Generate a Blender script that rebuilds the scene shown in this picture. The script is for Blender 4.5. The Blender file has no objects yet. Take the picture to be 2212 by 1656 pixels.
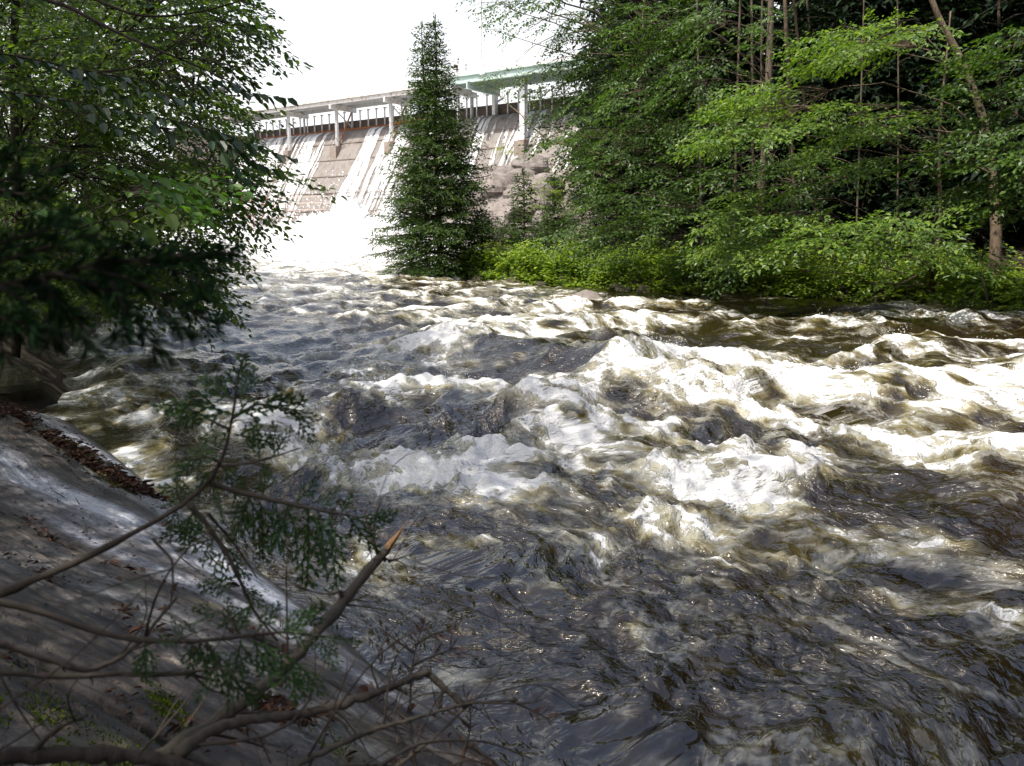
import bpy, math, random
import numpy as np
from mathutils import Vector

S = bpy.context.scene
COL = S.collection
rng = np.random.default_rng(11)
PI = math.pi

# ---------------------------------------------------------------- camera, sky, sun, exposure
CAM_H, PITCH, FPX = 1.9, math.radians(11.3), 1670.0     # FPX: focal length in pixels of a 2212 px wide picture
cam_d = bpy.data.cameras.new('camera')
cam = bpy.data.objects.new('camera', cam_d); COL.objects.link(cam)
cam.location = (0, 0, CAM_H); cam.rotation_euler = (math.pi/2 - PITCH, 0, 0)
cam_d.sensor_width = 36.0; cam_d.lens = 36.0*FPX/2212
cam_d.clip_start = 0.05; cam_d.clip_end = 2000
cam_d.dof.use_dof = True; cam_d.dof.focus_distance = 5.0; cam_d.dof.aperture_fstop = 9.0
S.camera = cam

SUN_DIR = Vector((-0.62, -0.40, 1.50)).normalized()      # towards the sun: high, behind and to the left
sun_el = math.asin(SUN_DIR.z); sun_az = math.atan2(SUN_DIR.x, SUN_DIR.y)
W = bpy.data.worlds.new('World'); S.world = W; W.use_nodes = True
wn, wl = W.node_tree.nodes, W.node_tree.links
bg = wn['Background']; bg.inputs['Strength'].default_value = 0.15
sky = wn.new('ShaderNodeTexSky'); sky.sky_type = 'NISHITA'; sky.sun_disc = False
sky.sun_elevation = sun_el; sky.sun_rotation = sun_az
sky.air_density = 1.0; sky.dust_density = 4.0; sky.ozone_density = 1.0
# thin bright veil of high cloud and summer haze, whitest towards the horizon all the way round
tcw = wn.new('ShaderNodeTexCoord'); sx = wn.new('ShaderNodeSeparateXYZ'); wl.new(tcw.outputs['Generated'], sx.inputs[0])
vr = wn.new('ShaderNodeMapRange'); vr.interpolation_type = 'SMOOTHSTEP'; wl.new(sx.outputs['Z'], vr.inputs[0])
for i_, v_ in zip(range(1, 5), (.10, .66, 1.0, .03)): vr.inputs[i_].default_value = v_
vn = wn.new('ShaderNodeTexNoise'); vn.inputs['Scale'].default_value = 2.2; vn.inputs['Detail'].default_value = 6; wl.new(tcw.outputs['Generated'], vn.inputs['Vector'])
va = wn.new('ShaderNodeMath'); va.operation = 'MULTIPLY_ADD'; va.use_clamp = True; wl.new(vn.outputs['Fac'], va.inputs[0]); va.inputs[1].default_value = .4; va.inputs[2].default_value = -.2
vb = wn.new('ShaderNodeMath'); vb.operation = 'ADD'; vb.use_clamp = True; wl.new(va.outputs[0], vb.inputs[0]); wl.new(vr.outputs[0], vb.inputs[1])
vm = wn.new('ShaderNodeMix'); vm.data_type = 'RGBA'; wl.new(vb.outputs[0], vm.inputs['Factor']); wl.new(sky.outputs[0], vm.inputs['A']); vm.inputs['B'].default_value = (4.6, 4.65, 4.7, 1)
wl.new(vm.outputs['Result'], bg.inputs['Color'])
sun_d = bpy.data.lights.new('sun', 'SUN'); sun_d.energy = 3.3; sun_d.angle = math.radians(0.55)
sun_d.color = (1.0, 0.955, 0.88)
sun = bpy.data.objects.new('sun', sun_d); COL.objects.link(sun)
sun.rotation_euler = SUN_DIR.to_track_quat('Z', 'Y').to_euler()
S.view_settings.view_transform = 'Standard'; S.view_settings.look = 'None'
S.view_settings.exposure = 1.0; S.view_settings.gamma = 1.0
S.render.engine = 'CYCLES'
S.cycles.max_bounces = 6; S.cycles.diffuse_bounces = 3; S.cycles.glossy_bounces = 3
S.cycles.transmission_bounces = 4; S.cycles.transparent_max_bounces = 8; S.cycles.volume_bounces = 2
S.cycles.sample_clamp_indirect = 2.5; S.cycles.sample_clamp_direct = 6.0; S.cycles.use_denoising = True
S.cycles.caustics_reflective = False; S.cycles.caustics_refractive = False

# ---------------------------------------------------------------- geometry helpers
CP, SP = math.cos(PITCH), math.sin(PITCH)
def ray(u, v):
    cx, cy = (u-1106)/FPX, (828-v)/FPX
    return np.array([cx, CP + cy*SP, -SP + cy*CP])
def on_z(u, v, z=0.0):
    d = ray(u, v); return np.array([0, 0, CAM_H]) + d*((z-CAM_H)/d[2])
def at_y(u, v, y):
    d = ray(u, v); return np.array([0, 0, CAM_H]) + d*(y/d[1])
def at_d(u, v, dist):
    d = ray(u, v); return np.array([0, 0, CAM_H]) + d*dist
def unit(a):
    a = np.asarray(a, float); return a/np.maximum(np.linalg.norm(a, axis=-1, keepdims=True), 1e-9)

class MB:
    """collects vertices and quads / triangles for ONE mesh object"""
    def __init__(s): s.v = []; s.f = []; s.n = 0; s.m = []
    def add(s, v, f, m=0):
        v = np.asarray(v, float).reshape(-1, 3); f = np.asarray(f, int)
        if f.shape[1] == 3: f = np.hstack([f, f[:, :1]*0-1])
        s.v.append(v); s.f.append(np.where(f >= 0, f+s.n, -1)); s.n += len(v)
        s.m.append(np.full(len(f), m))
    def box(s, c, sx, sy, sz, ax=None, m=0):
        """box centred at c; ax = 3x3 rows of local axes"""
        A = np.eye(3) if ax is None else np.asarray(ax, float)
        k = np.array([[x, y, z] for x in (-1, 1) for y in (-1, 1) for z in (-1, 1)], float)*np.array([sx, sy, sz])/2
        s.add(np.asarray(c)+k@A, [[0,1,3,2],[4,6,7,5],[0,4,5,1],[2,3,7,6],[0,2,6,4],[1,5,7,3]], m)
    def tube(s, pts, r, n=6, m=0, cap=True):
        P = np.asarray(pts, float); r = np.broadcast_to(np.asarray(r, float), (len(P),))
        T = unit(np.gradient(P, axis=0))
        a = np.array([0, 0, 1.0]) if abs(T[0, 2]) < .8 else np.array([1.0, 0, 0])
        U = unit(np.cross(T, a)); Vv = np.cross(T, U)
        ang = np.arange(n)*2*PI/n
        R = P[:, None] + r[:, None, None]*(np.cos(ang)[None, :, None]*U[:, None] + np.sin(ang)[None, :, None]*Vv[:, None])
        k = len(P); i = np.arange(k-1)[:, None]*n; j = np.arange(n)[None]; j2 = (j+1) % n
        F = np.stack([i+j, i+j2, i+n+j2, i+n+j], -1).reshape(-1, 4)
        vv = R.reshape(-1, 3)
        if cap:
            vv = np.vstack([vv, P[:1], P[-1:]])
            F = np.vstack([F, np.stack([np.full(n, k*n), (np.arange(n)+1) % n, np.arange(n), np.full(n, -1)], 1),
                           np.stack([np.full(n, k*n+1), (k-1)*n+np.arange(n), (k-1)*n+(np.arange(n)+1) % n, np.full(n, -1)], 1)])
        s.add(vv, F, m)
    def bar(s, a, b, w, h=None, m=0):
        """square bar from a to b"""
        a, b = np.asarray(a, float), np.asarray(b, float); T = unit(b-a); h = h or w
        up = np.array([0, 0, 1.0]) if abs(T[2]) < .95 else np.array([0, 1.0, 0])
        sd = unit(np.cross(T, up)); u2 = np.cross(sd, T)
        s.box((a+b)/2, np.linalg.norm(b-a), w, h, [T, sd, u2], m)
    def mesh(s, name, mats, smooth=False):
        V = np.vstack(s.v); F = np.vstack(s.f); M = np.concatenate(s.m)
        me = bpy.data.meshes.new(name)
        tri = F[:, 3] < 0
        cnt = np.where(tri, 3, 4); st = np.concatenate([[0], np.cumsum(cnt)[:-1]])
        me.vertices.add(len(V)); me.vertices.foreach_set('co', V.astype(np.float32).ravel())
        me.loops.add(int(cnt.sum())); me.polygons.add(len(F))
        me.loops.foreach_set('vertex_index', F[F >= 0].astype(np.int32))
        me.polygons.foreach_set('loop_start', st.astype(np.int32))
        me.polygons.foreach_set('material_index', M.astype(np.int32))
        me.polygons.foreach_set('use_smooth', np.full(len(F), smooth))
        me.update(calc_edges=True)
        for x in (mats if isinstance(mats, (list, tuple)) else [mats]): me.materials.append(x)
        return me
    def build(s, name, mats, parent=None, smooth=False):
        return link(name, s.mesh(name, mats, smooth), parent)

def link(name, data, parent=None):
    o = bpy.data.objects.new(name, data); COL.objects.link(o)
    if parent is not None: o.parent = parent
    return o
def tag(o, label=None, cat=None, group=None, kind=None):
    for k, x in (('label', label), ('category', cat), ('group', group), ('kind', kind)):
        if x: o[k] = x
    return o
def thing(name, label, cat, group=None, loc=(0, 0, 0)):
    o = link(name, None); o.location = loc; o.empty_display_size = .2
    return tag(o, label, cat, group)
def copy_tree(o, parent=None):
    c = o.copy(); COL.objects.link(c)
    if parent is not None: c.parent = parent
    for ch in list(o.children): copy_tree(ch, c)
    return c
def grid_faces(nr, nc):
    i = np.arange(nr-1)[:, None]*nc + np.arange(nc-1)[None]
    return np.stack([i, i+1, i+nc+1, i+nc], -1).reshape(-1, 4)
def attr(me, name, vals):
    vals = np.asarray(vals, np.float32)
    if vals.ndim == 1:
        me.attributes.new(name, 'FLOAT', 'POINT').data.foreach_set('value', vals)
    else:
        me.attributes.new(name, 'FLOAT_VECTOR', 'POINT').data.foreach_set('vector', vals.ravel())

# ---- noise in numpy
_perm = np.random.default_rng(5).permutation(512).astype(np.int64)
_ga = np.random.default_rng(6).random(512)*2*PI
_gx, _gy = np.cos(_ga), np.sin(_ga)
def perlin(x, y, seed=0):
    xi = np.floor(x).astype(np.int64); yi = np.floor(y).astype(np.int64)
    fx, fy = x-xi, y-yi
    def g(ix, iy, dx, dy):
        h = _perm[(_perm[(ix+seed*37) & 511]+iy) & 511]
        return _gx[h]*dx+_gy[h]*dy
    u = fx*fx*fx*(fx*(fx*6-15)+10); v = fy*fy*fy*(fy*(fy*6-15)+10)
    a = g(xi, yi, fx, fy); b = g(xi+1, yi, fx-1, fy); c = g(xi, yi+1, fx, fy-1); d = g(xi+1, yi+1, fx-1, fy-1)
    return ((a+(b-a)*u) + ((c+(d-c)*u)-(a+(b-a)*u))*v)*1.5
def fbm(x, y, o=4, seed=0, gain=.5):
    t = 0; a = 1.0
    for k in range(o): t = t+a*perlin(x*2**k, y*2**k, seed+k); a *= gain
    return t
def smooth(a, b, x):
    t = np.clip((x-a)/(b-a), 0, 1); return t*t*(3-2*t)

# ---------------------------------------------------------------- material helpers
def mat(name):
    m = bpy.data.materials.new(name); m.use_nodes = True
    nt = m.node_tree; p = nt.nodes['Principled BSDF']
    return m, nt.nodes, nt.links, p
def node(ns, t, **kw):
    n = ns.new(t)
    for k, v in kw.items():
        if k in n.inputs: n.inputs[k].default_value = v
        else: setattr(n, k, v)
    return n
def ramp(ns, stops):
    r = ns.new('ShaderNodeValToRGB'); e = r.color_ramp.elements
    while len(e) < len(stops): e.new(.5)
    for i, (p, c) in enumerate(stops):
        e[i].position = p; e[i].color = tuple(c)+(1,) if len(c) == 3 else c
    return r
def noisy(name, c1, c2, scale=5, rough=.8, bump=.3, dist=.02, detail=6, stretch=(1, 1, 1), c3=None, spec=.3):
    m, ns, ls, p = mat(name)
    tc = node(ns, 'ShaderNodeTexCoord'); mp = node(ns, 'ShaderNodeMapping'); mp.inputs['Scale'].default_value = stretch
    ls.new(tc.outputs['Object'], mp.inputs['Vector'])
    n = node(ns, 'ShaderNodeTexNoise', Scale=scale, Detail=detail, Roughness=.62); ls.new(mp.outputs[0], n.inputs['Vector'])
    st = [(.3, c1), (.7, c2)] if c3 is None else [(.3, c1), (.5, c2), (.68, c3)]
    r = ramp(ns, st); ls.new(n.outputs['Fac'], r.inputs[0]); ls.new(r.outputs[0], p.inputs['Base Color'])
    n2 = node(ns, 'ShaderNodeTexNoise', Scale=scale*4, Detail=5); ls.new(mp.outputs[0], n2.inputs['Vector'])
    ad = node(ns, 'ShaderNodeMath', operation='ADD'); ls.new(n.outputs['Fac'], ad.inputs[0]); ls.new(n2.outputs['Fac'], ad.inputs[1])
    b = node(ns, 'ShaderNodeBump', Strength=bump, Distance=dist); ls.new(ad.outputs[0], b.inputs['Height']); ls.new(b.outputs[0], p.inputs['Normal'])
    p.inputs['Roughness'].default_value = rough; p.inputs['Specular IOR Level'].default_value = spec
    return m
def leaf_mat(name, lo, hi, trans=.35, rough=.45, spec=.35, yel=1.5):
    """leaf: each leaf its own tint, light passing through"""
    m, ns, ls, p = mat(name)
    g = node(ns, 'ShaderNodeNewGeometry'); r = ramp(ns, [(0, lo), (.75, hi), (1, tuple(np.array(hi)*np.array([1.5, 1.3, 1.1])))])
    ls.new(g.outputs['Random Per Island'], r.inputs[0]); ls.new(r.outputs[0], p.inputs['Base Color'])
    p.inputs['Roughness'].default_value = rough; p.inputs['Specular IOR Level'].default_value = spec
    t = node(ns, 'ShaderNodeBsdfTranslucent'); mx = node(ns, 'ShaderNodeMix', data_type='RGBA', blend_type='MULTIPLY')
    mx.inputs['Factor'].default_value = 1.0
    ls.new(r.outputs[0], mx.inputs['A']); mx.inputs['B'].default_value = (yel*1.15, yel*1.2, yel*.55, 1)
    ls.new(mx.outputs['Result'], t.inputs['Color'])
    ms = node(ns, 'ShaderNodeMixShader'); ms.inputs[0].default_value = trans
    ls.new(p.outputs[0], ms.inputs[1]); ls.new(t.outputs[0], ms.inputs[2]); ls.new(ms.outputs[0], ns['Material Output'].inputs[0])
    return m
def flat(name, c, rough=.6, metal=0, spec=.4):
    m, ns, ls, p = mat(name); p.inputs['Base Color'].default_value = tuple(c)+(1,)
    p.inputs['Roughness'].default_value = rough; p.inputs['Metallic'].default_value = metal; p.inputs['Specular IOR Level'].default_value = spec
    return m

M = {}
M['soil'] = noisy('forest_floor_soil', (.010, .007, .005), (.032, .022, .013), 2.2, .95, .6, .05, c3=(.022, .025, .010))
M['concrete'] = noisy('old_concrete', (.105, .091, .080), (.22, .198, .178), 1.1, .85, .4, .03, c3=(.155, .130, .112), stretch=(1, 1, .45))
M['pier'] = noisy('pier_concrete', (.19, .15, .12), (.32, .27, .23), 2.5, .85, .4, .02)
M['deck'] = noisy('weathered_deck_paint', (.52, .49, .45), (.72, .70, .67), 3, .7, .2, .01, c3=(.38, .28, .2))
M['white_steel'] = noisy('white_painted_steel', (.58, .58, .57), (.76, .76, .75), 3, .55, .15, .005, c3=(.5, .42, .36))
M['grey_steel'] = noisy('grey_steel', (.42, .43, .44), (.58, .59, .60), 3, .5, .15, .005)
M['green_steel'] = noisy('pale_green_painted_steel', (.40, .50, .45), (.52, .62, .57), 2.5, .5, .1, .005)
M['board'] = noisy('wet_dark_boards', (.035, .032, .035), (.10, .075, .06), 2, .5, .3, .01, stretch=(1, 1, 3), c3=(.17, .08, .045))
M['rust'] = noisy('rusty_steel', (.26, .10, .04), (.42, .19, .09), 4, .8, .3, .01)
M['red_steel'] = noisy('faded_red_steel', (.4, .11, .07), (.55, .26, .2), 4, .7, .2, .01)
M['pipe'] = noisy('scaffold_steel', (.36, .27, .22), (.55, .48, .43), 5, .6, .1, .005)
M['bark'] = noisy('grey_brown_bark', (.045, .032, .022), (.14, .105, .075), 9, .9, .7, .02, stretch=(1, 1, .25), c3=(.09, .085, .06))
M['dark_bark'] = noisy('dark_conifer_bark', (.02, .015, .011), (.07, .052, .04), 8, .95, .7, .02, stretch=(1, 1, .25))
M['birch'] = noisy('tan_bark', (.035, .026, .018), (.16, .115, .075), 7, .85, .7, .02, stretch=(1, 1, .35), c3=(.08, .06, .042))
M['twig'] = noisy('twig_bark', (.028, .021, .015), (.085, .066, .05), 25, .9, .5, .003)
M['stick'] = noisy('dead_wood_bark', (.022, .017, .012), (.085, .066, .048), 22, .85, .6, .004, stretch=(1, 1, 1), c3=(.045, .042, .03))
M['wood'] = noisy('torn_fresh_wood', (.20, .10, .04), (.38, .21, .09), 60, .7, .3, .003)
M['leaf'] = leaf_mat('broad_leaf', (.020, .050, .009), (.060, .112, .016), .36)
M['leaf_lit'] = leaf_mat('sunlit_leaf', (.044, .094, .014), (.112, .182, .025), .38)  # lighter copy of the broad leaf, with sunlight put into its colour
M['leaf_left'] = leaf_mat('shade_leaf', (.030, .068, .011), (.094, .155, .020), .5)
M['leaf_dark'] = leaf_mat('glossy_dark_leaf', (.012, .032, .012), (.026, .058, .018), .25, .36, .4)
M['leaf_maple'] = leaf_mat('maple_leaf', (.042, .105, .016), (.075, .165, .024), .45)
M['needle'] = leaf_mat('spruce_needle', (.026, .054, .014), (.066, .115, .026), .16, .6, .2)
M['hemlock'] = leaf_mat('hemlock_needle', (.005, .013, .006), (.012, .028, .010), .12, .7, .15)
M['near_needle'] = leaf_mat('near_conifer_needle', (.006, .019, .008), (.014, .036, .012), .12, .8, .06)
M['cedar'] = leaf_mat('cedar_scale_leaf', (.013, .034, .010), (.034, .072, .017), .2, .45, .35)
M['herb'] = leaf_mat('herb_leaf', (.085, .15, .016), (.20, .28, .03), .45)
M['grass'] = leaf_mat('grass_blade', (.06, .12, .02), (.12, .2, .03), .35)
M['dead_needle'] = leaf_mat('dead_brown_needle', (.045, .024, .015), (.13, .065, .04), .1, .8, .1, 1)
M['litter'] = leaf_mat('dead_leaf_litter', (.018, .009, .006), (.06, .03, .019), .05, .8, .2, 1)
M['moss'] = leaf_mat('moss_tuft', (.035, .055, .006), (.10, .135, .016), .1, .9, .1)
M['straw'] = leaf_mat('dry_straw', (.25, .17, .1), (.4, .3, .2), .2, .8, .1, 1)
M['boulder'] = noisy('bank_boulder', (.11, .09, .078), (.26, .23, .205), 2.2, .85, .7, .06)
M['foamdrop'] = flat('water_spray_droplets', (.85, .87, .88), .3)

# ---------------------------------------------------------------- river outline
LEFT = np.array([(3.2, -2.2), (1.6, .45), (-.04, 2.47), (-.66, 3.26), (-2.13, 5.07), (-4.4, 7.6), (-6.6, 11), (-9.2, 18), (-12.0, 28), (-22, 44), (-36, 62), (-40, 92)])
RIGHT = np.array([(20, -6), (13.5, 7), (10.9, 16.3), (10.5, 19), (5.4, 22.6), (1.0, 26), (-1.4, 28.6), (-1.2, 36), (1.0, 46), (4.5, 56), (26, 50), (40, 70), (0, 110)])
RIVER = np.vstack([LEFT, RIGHT[::-1]])
def river_sd(x, y):
    """signed distance to the river outline, negative in the water"""
    d = np.full(x.shape, 1e9); ins = np.zeros(x.shape, bool)
    n = len(RIVER)
    for i in range(n):
        a, b = RIVER[i], RIVER[(i+1) % n]; e = b-a
        t = np.clip(((x-a[0])*e[0]+(y-a[1])*e[1])/(e@e), 0, 1)
        d = np.minimum(d, np.hypot(x-a[0]-t*e[0], y-a[1]-t*e[1]))
        c = ((a[1] > y) != (b[1] > y)) & (x < (b[0]-a[0])*(y-a[1])/((b[1]-a[1]) or 1e-9)+a[0])
        ins ^= c
    return np.where(ins, -d, d)
def water_level(y): return 1.0*smooth(22, 60, y)
def ground_z(x, y):
    sd = river_sd(x, y)
    right = smooth(-2, 3, x - np.interp(y, [-10, 8, 19, 28, 60], [3, 2, 2, -6, -12]))
    bank = .35*smooth(-.3, .5, sd) + .16*np.maximum(sd-.4, 0)
    hill = right*(.10*np.maximum(sd-2, 0) + .60*np.maximum(sd-10, 0))*smooth(44, 34, y) + (1-right)*.12*np.maximum(sd-1, 0)
    z = np.where(sd < 0, -1.3*smooth(0, 1.2, -sd), bank+np.minimum(hill, 26))
    far = np.hypot(x, y-20)
    z = z+water_level(y) + .16*fbm(x*.7, y*.7, 4, 3)*smooth(.2, 1.5, sd)
    z = np.where((y > 45) & (sd > 0), np.minimum(z, 4.5), z)
    near = smooth(7.5, 4.5, np.hypot(x+.8, y-2.4))*smooth(-1.5, 0, sd)   # under the bedrock slab the soil lies deep
    z = z - near*1.6
    return z*smooth(700, 90, far) + 0*z

M['mossrock'] = noisy('mossy_rock', (.02, .018, .014), (.06, .055, .03), 4, .9, .8, .05, c3=(.045, .05, .015))
# near bank trees: x, y, height, crown radius, leafy places, lowest leaves, label
NEAR_TREES = [(-5.2, .6, 15.5, 3.6, 130, 5.0, 'tall leafy tree behind the slab whose crown shades the rock'),
              (-7.4, 4.6, 15.5, 3.6, 130, 4.2, 'tall leafy tree up the bank beside the slab'),
              (-2.6, -3.6, 16.5, 4.0, 130, 5.5, 'tall leafy tree behind the viewpoint'),
              (-9.8, 8.2, 14.5, 3.4, 110, 3.0, 'tall leafy tree deeper in the near bank woods'),
              (-12.5, 14.5, 14.0, 3.4, 100, 2.0, 'leafy tree at the back of the near bank woods'),
              (-15.5, 22.0, 13.0, 3.4, 100, 1.5, 'leafy tree far along the near bank'),
              (1.4, -6.0, 16.5, 4.0, 110, 6.0, 'tall leafy tree on the bank downstream of the viewpoint')]

FAR_TREES = [(-10.2, 16.2, 10.5, 3.0, 110, .6, 'shaded leafy tree close behind the front tree of the near bank'),
             (-12.8, 21.5, 11.5, 3.2, 110, .4, 'dense leafy tree in the second row of the near bank'),
             (-14.5, 27.0, 11.0, 3.2, 100, .6, 'leafy tree on the near bank where the river bends'),
             (-18.0, 35.0, 12.0, 3.6, 100, .8, 'leafy tree near the foot of the dam on the near bank'),
             (-25.5, 45.0, 13.0, 4.2, 100, 1.0, 'leafy tree beside the end wall of the dam'),
             (-10.8, 12.2, 10.0, 2.8, 100, .5, 'leafy tree at the left edge behind the dark conifer trunk')]
# ---------------------------------------------------------------- ground, river
def build_ground():
    k = np.linspace(-1, 1, 261); g = np.sinh(k*4.6)/math.sinh(4.6)*900
    X, Y = np.meshgrid(g+0, g+14); Z = ground_z(X, Y)
    m = MB(); m.add(np.stack([X, Y, Z], -1), grid_faces(261, 261))
    return tag(m.build('ground', M['soil'], smooth=True), kind='structure')
build_ground()

WAVES = [  # crest lines read off the photo (2212 px wide): points, height, width, foam, foam width, foam offset downstream
    ([(945, 742), (1010, 716), (1180, 692)], .42, .62, 1.0, .55, .25), ([(1110, 748), (1230, 768), (1330, 800)], .50, .75, -.75, .7, .05), ([(660, 955), (1060, 958)], 0, .3, -.7, .30, 0), ([(1640, 770), (1890, 792)], 0, .5, -.55, .6, 0), ([(1640, 1070), (1760, 1085)], 0, .3, -.5, .2, 0), ([(1060, 940), (1180, 990)], 0, .3, -.3, .3, 0),
    ([(1335, 806), (1400, 775), (1510, 778)], .42, .55, 1.1, .75, .3), ([(1560, 850), (1800, 828), (2300, 812)], .34, .55, .9, .45, .2),
    ([(1900, 766), (2060, 752)], .34, .5, .8, .4, .1), ([(650, 908), (900, 884), (1110, 898)], .34, .42, 1.05, .32, -.12),
    ([(590, 1014), (820, 988), (1010, 1004)], .22, .33, .95, .34, .05), ([(1130, 1012), (1400, 1022), (1620, 1052)], .10, .25, .85, .27, .05),
    ([(1615, 1030), (1690, 1024)], .22, .17, .7, .14, 0), ([(560, 622), (700, 630)], .45, 1.0, .35, .8, 0),
    ([(1200, 668), (1300, 662), (1480, 655), (1600, 672)], .16, .4, 1.0, .38, .1), ([(1780, 704), (1950, 682), (2100, 692), (2230, 676)], .18, .4, .9, .4, .1),
    ([(2000, 738), (2230, 760)], .2, .4, 1.1, .4, 0), ([(2080, 886), (2300, 872)], .2, .35, .9, .4, .1), ([(1180, 962), (1300, 936)], .15, .3, .7, .3, 0),
    ([(1530, 1092), (1700, 1112), (1900, 1150)], .06, .2, .75, .2, 0), ([(1300, 704), (1420, 690), (1600, 706)], .12, .4, .55, .4, 0),
    ([(1160, 925), (1265, 885)], .15, .3, .55, .3, 0), ([(860, 640), (1010, 652)], .25, .5, .7, .5, 0), ([(450, 640), (560, 650)], .2, .5, .6, .6, 0),
    ([(740, 690), (900, 684)], .22, .6, .6, .5, 0), ([(1700, 925), (1900, 950), (2212, 1000)], .08, .3, .7, .3, 0), ([(1330, 1100), (1540, 1130)], .05, .2, .6, .25, 0),
    ([(1050, 1075), (1300, 1110), (1480, 1175)], .04, .2, .6, .2, 0), ([(180, 900), (420, 905)], .12, .25, .45, .2, 0), ([(120, 830), (330, 800)], .1, .3, .5, .25, 0),
    ([(1800, 1180), (2000, 1210), (2212, 1290)], .05, .2, .5, .18, 0), ([(1300, 1215), (1560, 1260)], .03, .15, .3, .15, 0), ([(2090, 1380), (2212, 1420)], .04, .12, .55, .12, 0),
    ([(1700, 1330), (1850, 1350)], .03, .12, .4, .1, 0), ([(940, 1090), (1180, 1120)], .04, .15, .45, .18, 0), ([(480, 960), (640, 1010)], .08, .2, .5, .25, 0),
]
FX, FY = .76, -.65                                       # direction of the current
def river_field(x, y):
    """water height, foam and aeration of the rapids at plan positions"""
    dist = np.hypot(x, y)
    wx = x + .55*perlin(x*.45, y*.45, 40) + .22*perlin(x*1.3, y*1.3, 41)
    wy = y + .55*perlin(x*.45, y*.45, 42) + .22*perlin(x*1.3, y*1.3, 43)
    h = np.zeros_like(x); foam = np.zeros_like(x)
    s = (.35*wx+.65*x)*FX+(.35*wy+.65*y)*FY; n = -(.35*wx+.65*x)*FY+(.35*wy+.65*y)*FX
    tear = fbm(s*1.6, n*2.2, 4, 88, .6)
    for pts, hh, w, fm, fw, off in WAVES:
        P = np.array([on_z(u, v, hh*.6+.0)[:2] for u, v in pts])
        best = np.full(x.shape, 1e9); sn = np.zeros_like(x); over = np.zeros_like(x)
        for a, b in zip(P[:-1], P[1:]):
            e = b-a; L = np.hypot(*e); t = ((wx-a[0])*e[0]+(wy-a[1])*e[1])/L**2
            tc = np.clip(t, 0, 1); dx = wx-a[0]-tc*e[0]; dy = wy-a[1]-tc*e[1]; dd = np.hypot(dx, dy)
            n = (dx*e[1]-dy*e[0])/L; n = n*np.sign(e[0] or 1)           # positive towards the camera
            take = dd < best; best = np.where(take, dd, best); sn = np.where(take, n, sn)
            over = np.where(take, np.maximum(np.maximum(-t, t-1), 0)*L, over)
        env = np.exp(-(over/(w*1.6))**2)
        prof = np.exp(-(np.where(sn > 0, sn*1.25, sn*.8)/w)**2)
        h += .68*hh*prof*env
        foam += .66*fm*np.exp(-((sn-off)/fw)**2)*env*(.82+1.0*tear)
    calm = smooth(3.0, 7.5, y+.35*x)                       # calmer close to the slab
    mid = .35+.65*calm
    h += mid*.10*fbm(s*.6, n*.42, 3, 60) + mid*.06*(1-2*np.abs(perlin(s*1.2, n*.9, 66)))
    # breaking wavelets: steep little crests lying across the current, each with a torn white lip
    act = smooth(3.4, 6.5, y+.25*x)*smooth(-7, -3, x+.15*y)*(1-.75*np.exp(-(((x-6.8)/2.6)**2+((y-12.0)/1.5)**2)))
    lip = np.zeros_like(x)
    for wl_, am, sd_ in ((2.3, .105, 140), (1.25, .07, 144), (.7, .045, 148)):
        k = 1/wl_; q = perlin(s*k*1.25+.35*perlin(s*k, n*k, sd_+2), n*k*.62+.35*perlin(s*k, n*k, sd_+3), sd_)
        c = np.clip(1-np.abs(q)*2.6, 0, 1)**1.5*smooth(-.35, .35, perlin(s*k*.35, n*k*.35, sd_+1))
        h += am*act*c; lip = np.maximum(lip, c*(.8 if wl_ > 1 else .6))
    foam += act*(.60-.22*smooth(8, 12, y)*smooth(0, 3, x))*lip*(.8+.9*tear)
    lines = np.clip(1-np.abs(perlin(s*.55+.3*tear, n*1.7+.25*fbm(s*1.2, n*1.2, 3, 171), 170))*5.5, 0, 1)*smooth(-.3, .4, perlin(s*.3, n*.5, 175))
    lines2 = np.clip(1-np.abs(perlin(s*1.2+.5*tear, n*2.6, 177))*5.0, 0, 1)*smooth(-.2, .5, perlin(s*.6, n*.6, 178))
    foam += (.42*lines+.30*lines2)*smooth(2.4, 3.6, y+.2*x)*smooth(17, 11, y)*(.75+.8*tear)
    # chop, faded out where the mesh is too coarse to carry it
    for wl_, am, sd_ in ((.46, .050, 70), (.26, .044, 72), (.15, .036, 74), (.088, .025, 76), (.052, .014, 78)):
        k = 1/wl_; f = smooth(wl_*90, wl_*45, dist) if wl_ < .4 else 1.0
        q = perlin(s*k*.85 + .5*perlin(s*k*.4, n*k*.4, sd_+3), n*k*.75 + .5*perlin(s*k*.4, n*k*.4, sd_+4), sd_)
        r = 1-2*np.abs(perlin(s*k*.6, n*k*.8, sd_+1))
        h += am*f*(.55*q+.5*r)
    reg = .15 + .16*smooth(2.6, 4.6, y+.25*x) + .10*smooth(4.5, 8, y)*smooth(-3, 1, x)
    reg = reg + .12*smooth(16, 28, y) + .5*smooth(24, 34, y)*smooth(4, -3, x+.2*(y-24))
    reg = reg - .16*smooth(9.5, 12, y)*smooth(.5, 3.5, x) - .12*np.exp(-(((x-6.8)/2.6)**2+((y-12.2)/1.3)**2)) - .08*smooth(-3, -6, x)*smooth(16, 10, y)
    reg = reg - .18*smooth(-1.6, -.2, river_sd(x, y))*smooth(2, 6, x)
    streak = fbm(s*.55, n*1.5, 4, 90, .55); blot = fbm(s*.45, n*.6, 3, 96)
    foam += reg + .26*streak + .22*blot
    foam += .7*np.clip(h-.14, -.15, .3)*calm
    # boiling pool under the spillway
    boil = smooth(33, 47, y)*smooth(4.5, -1.5, x+.18*(y-40))
    foam += boil
    h += boil*(.35*fbm(x*.35, y*.35, 4, 130) + .5)
    f = np.clip(foam, 0, 1.6)
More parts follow.
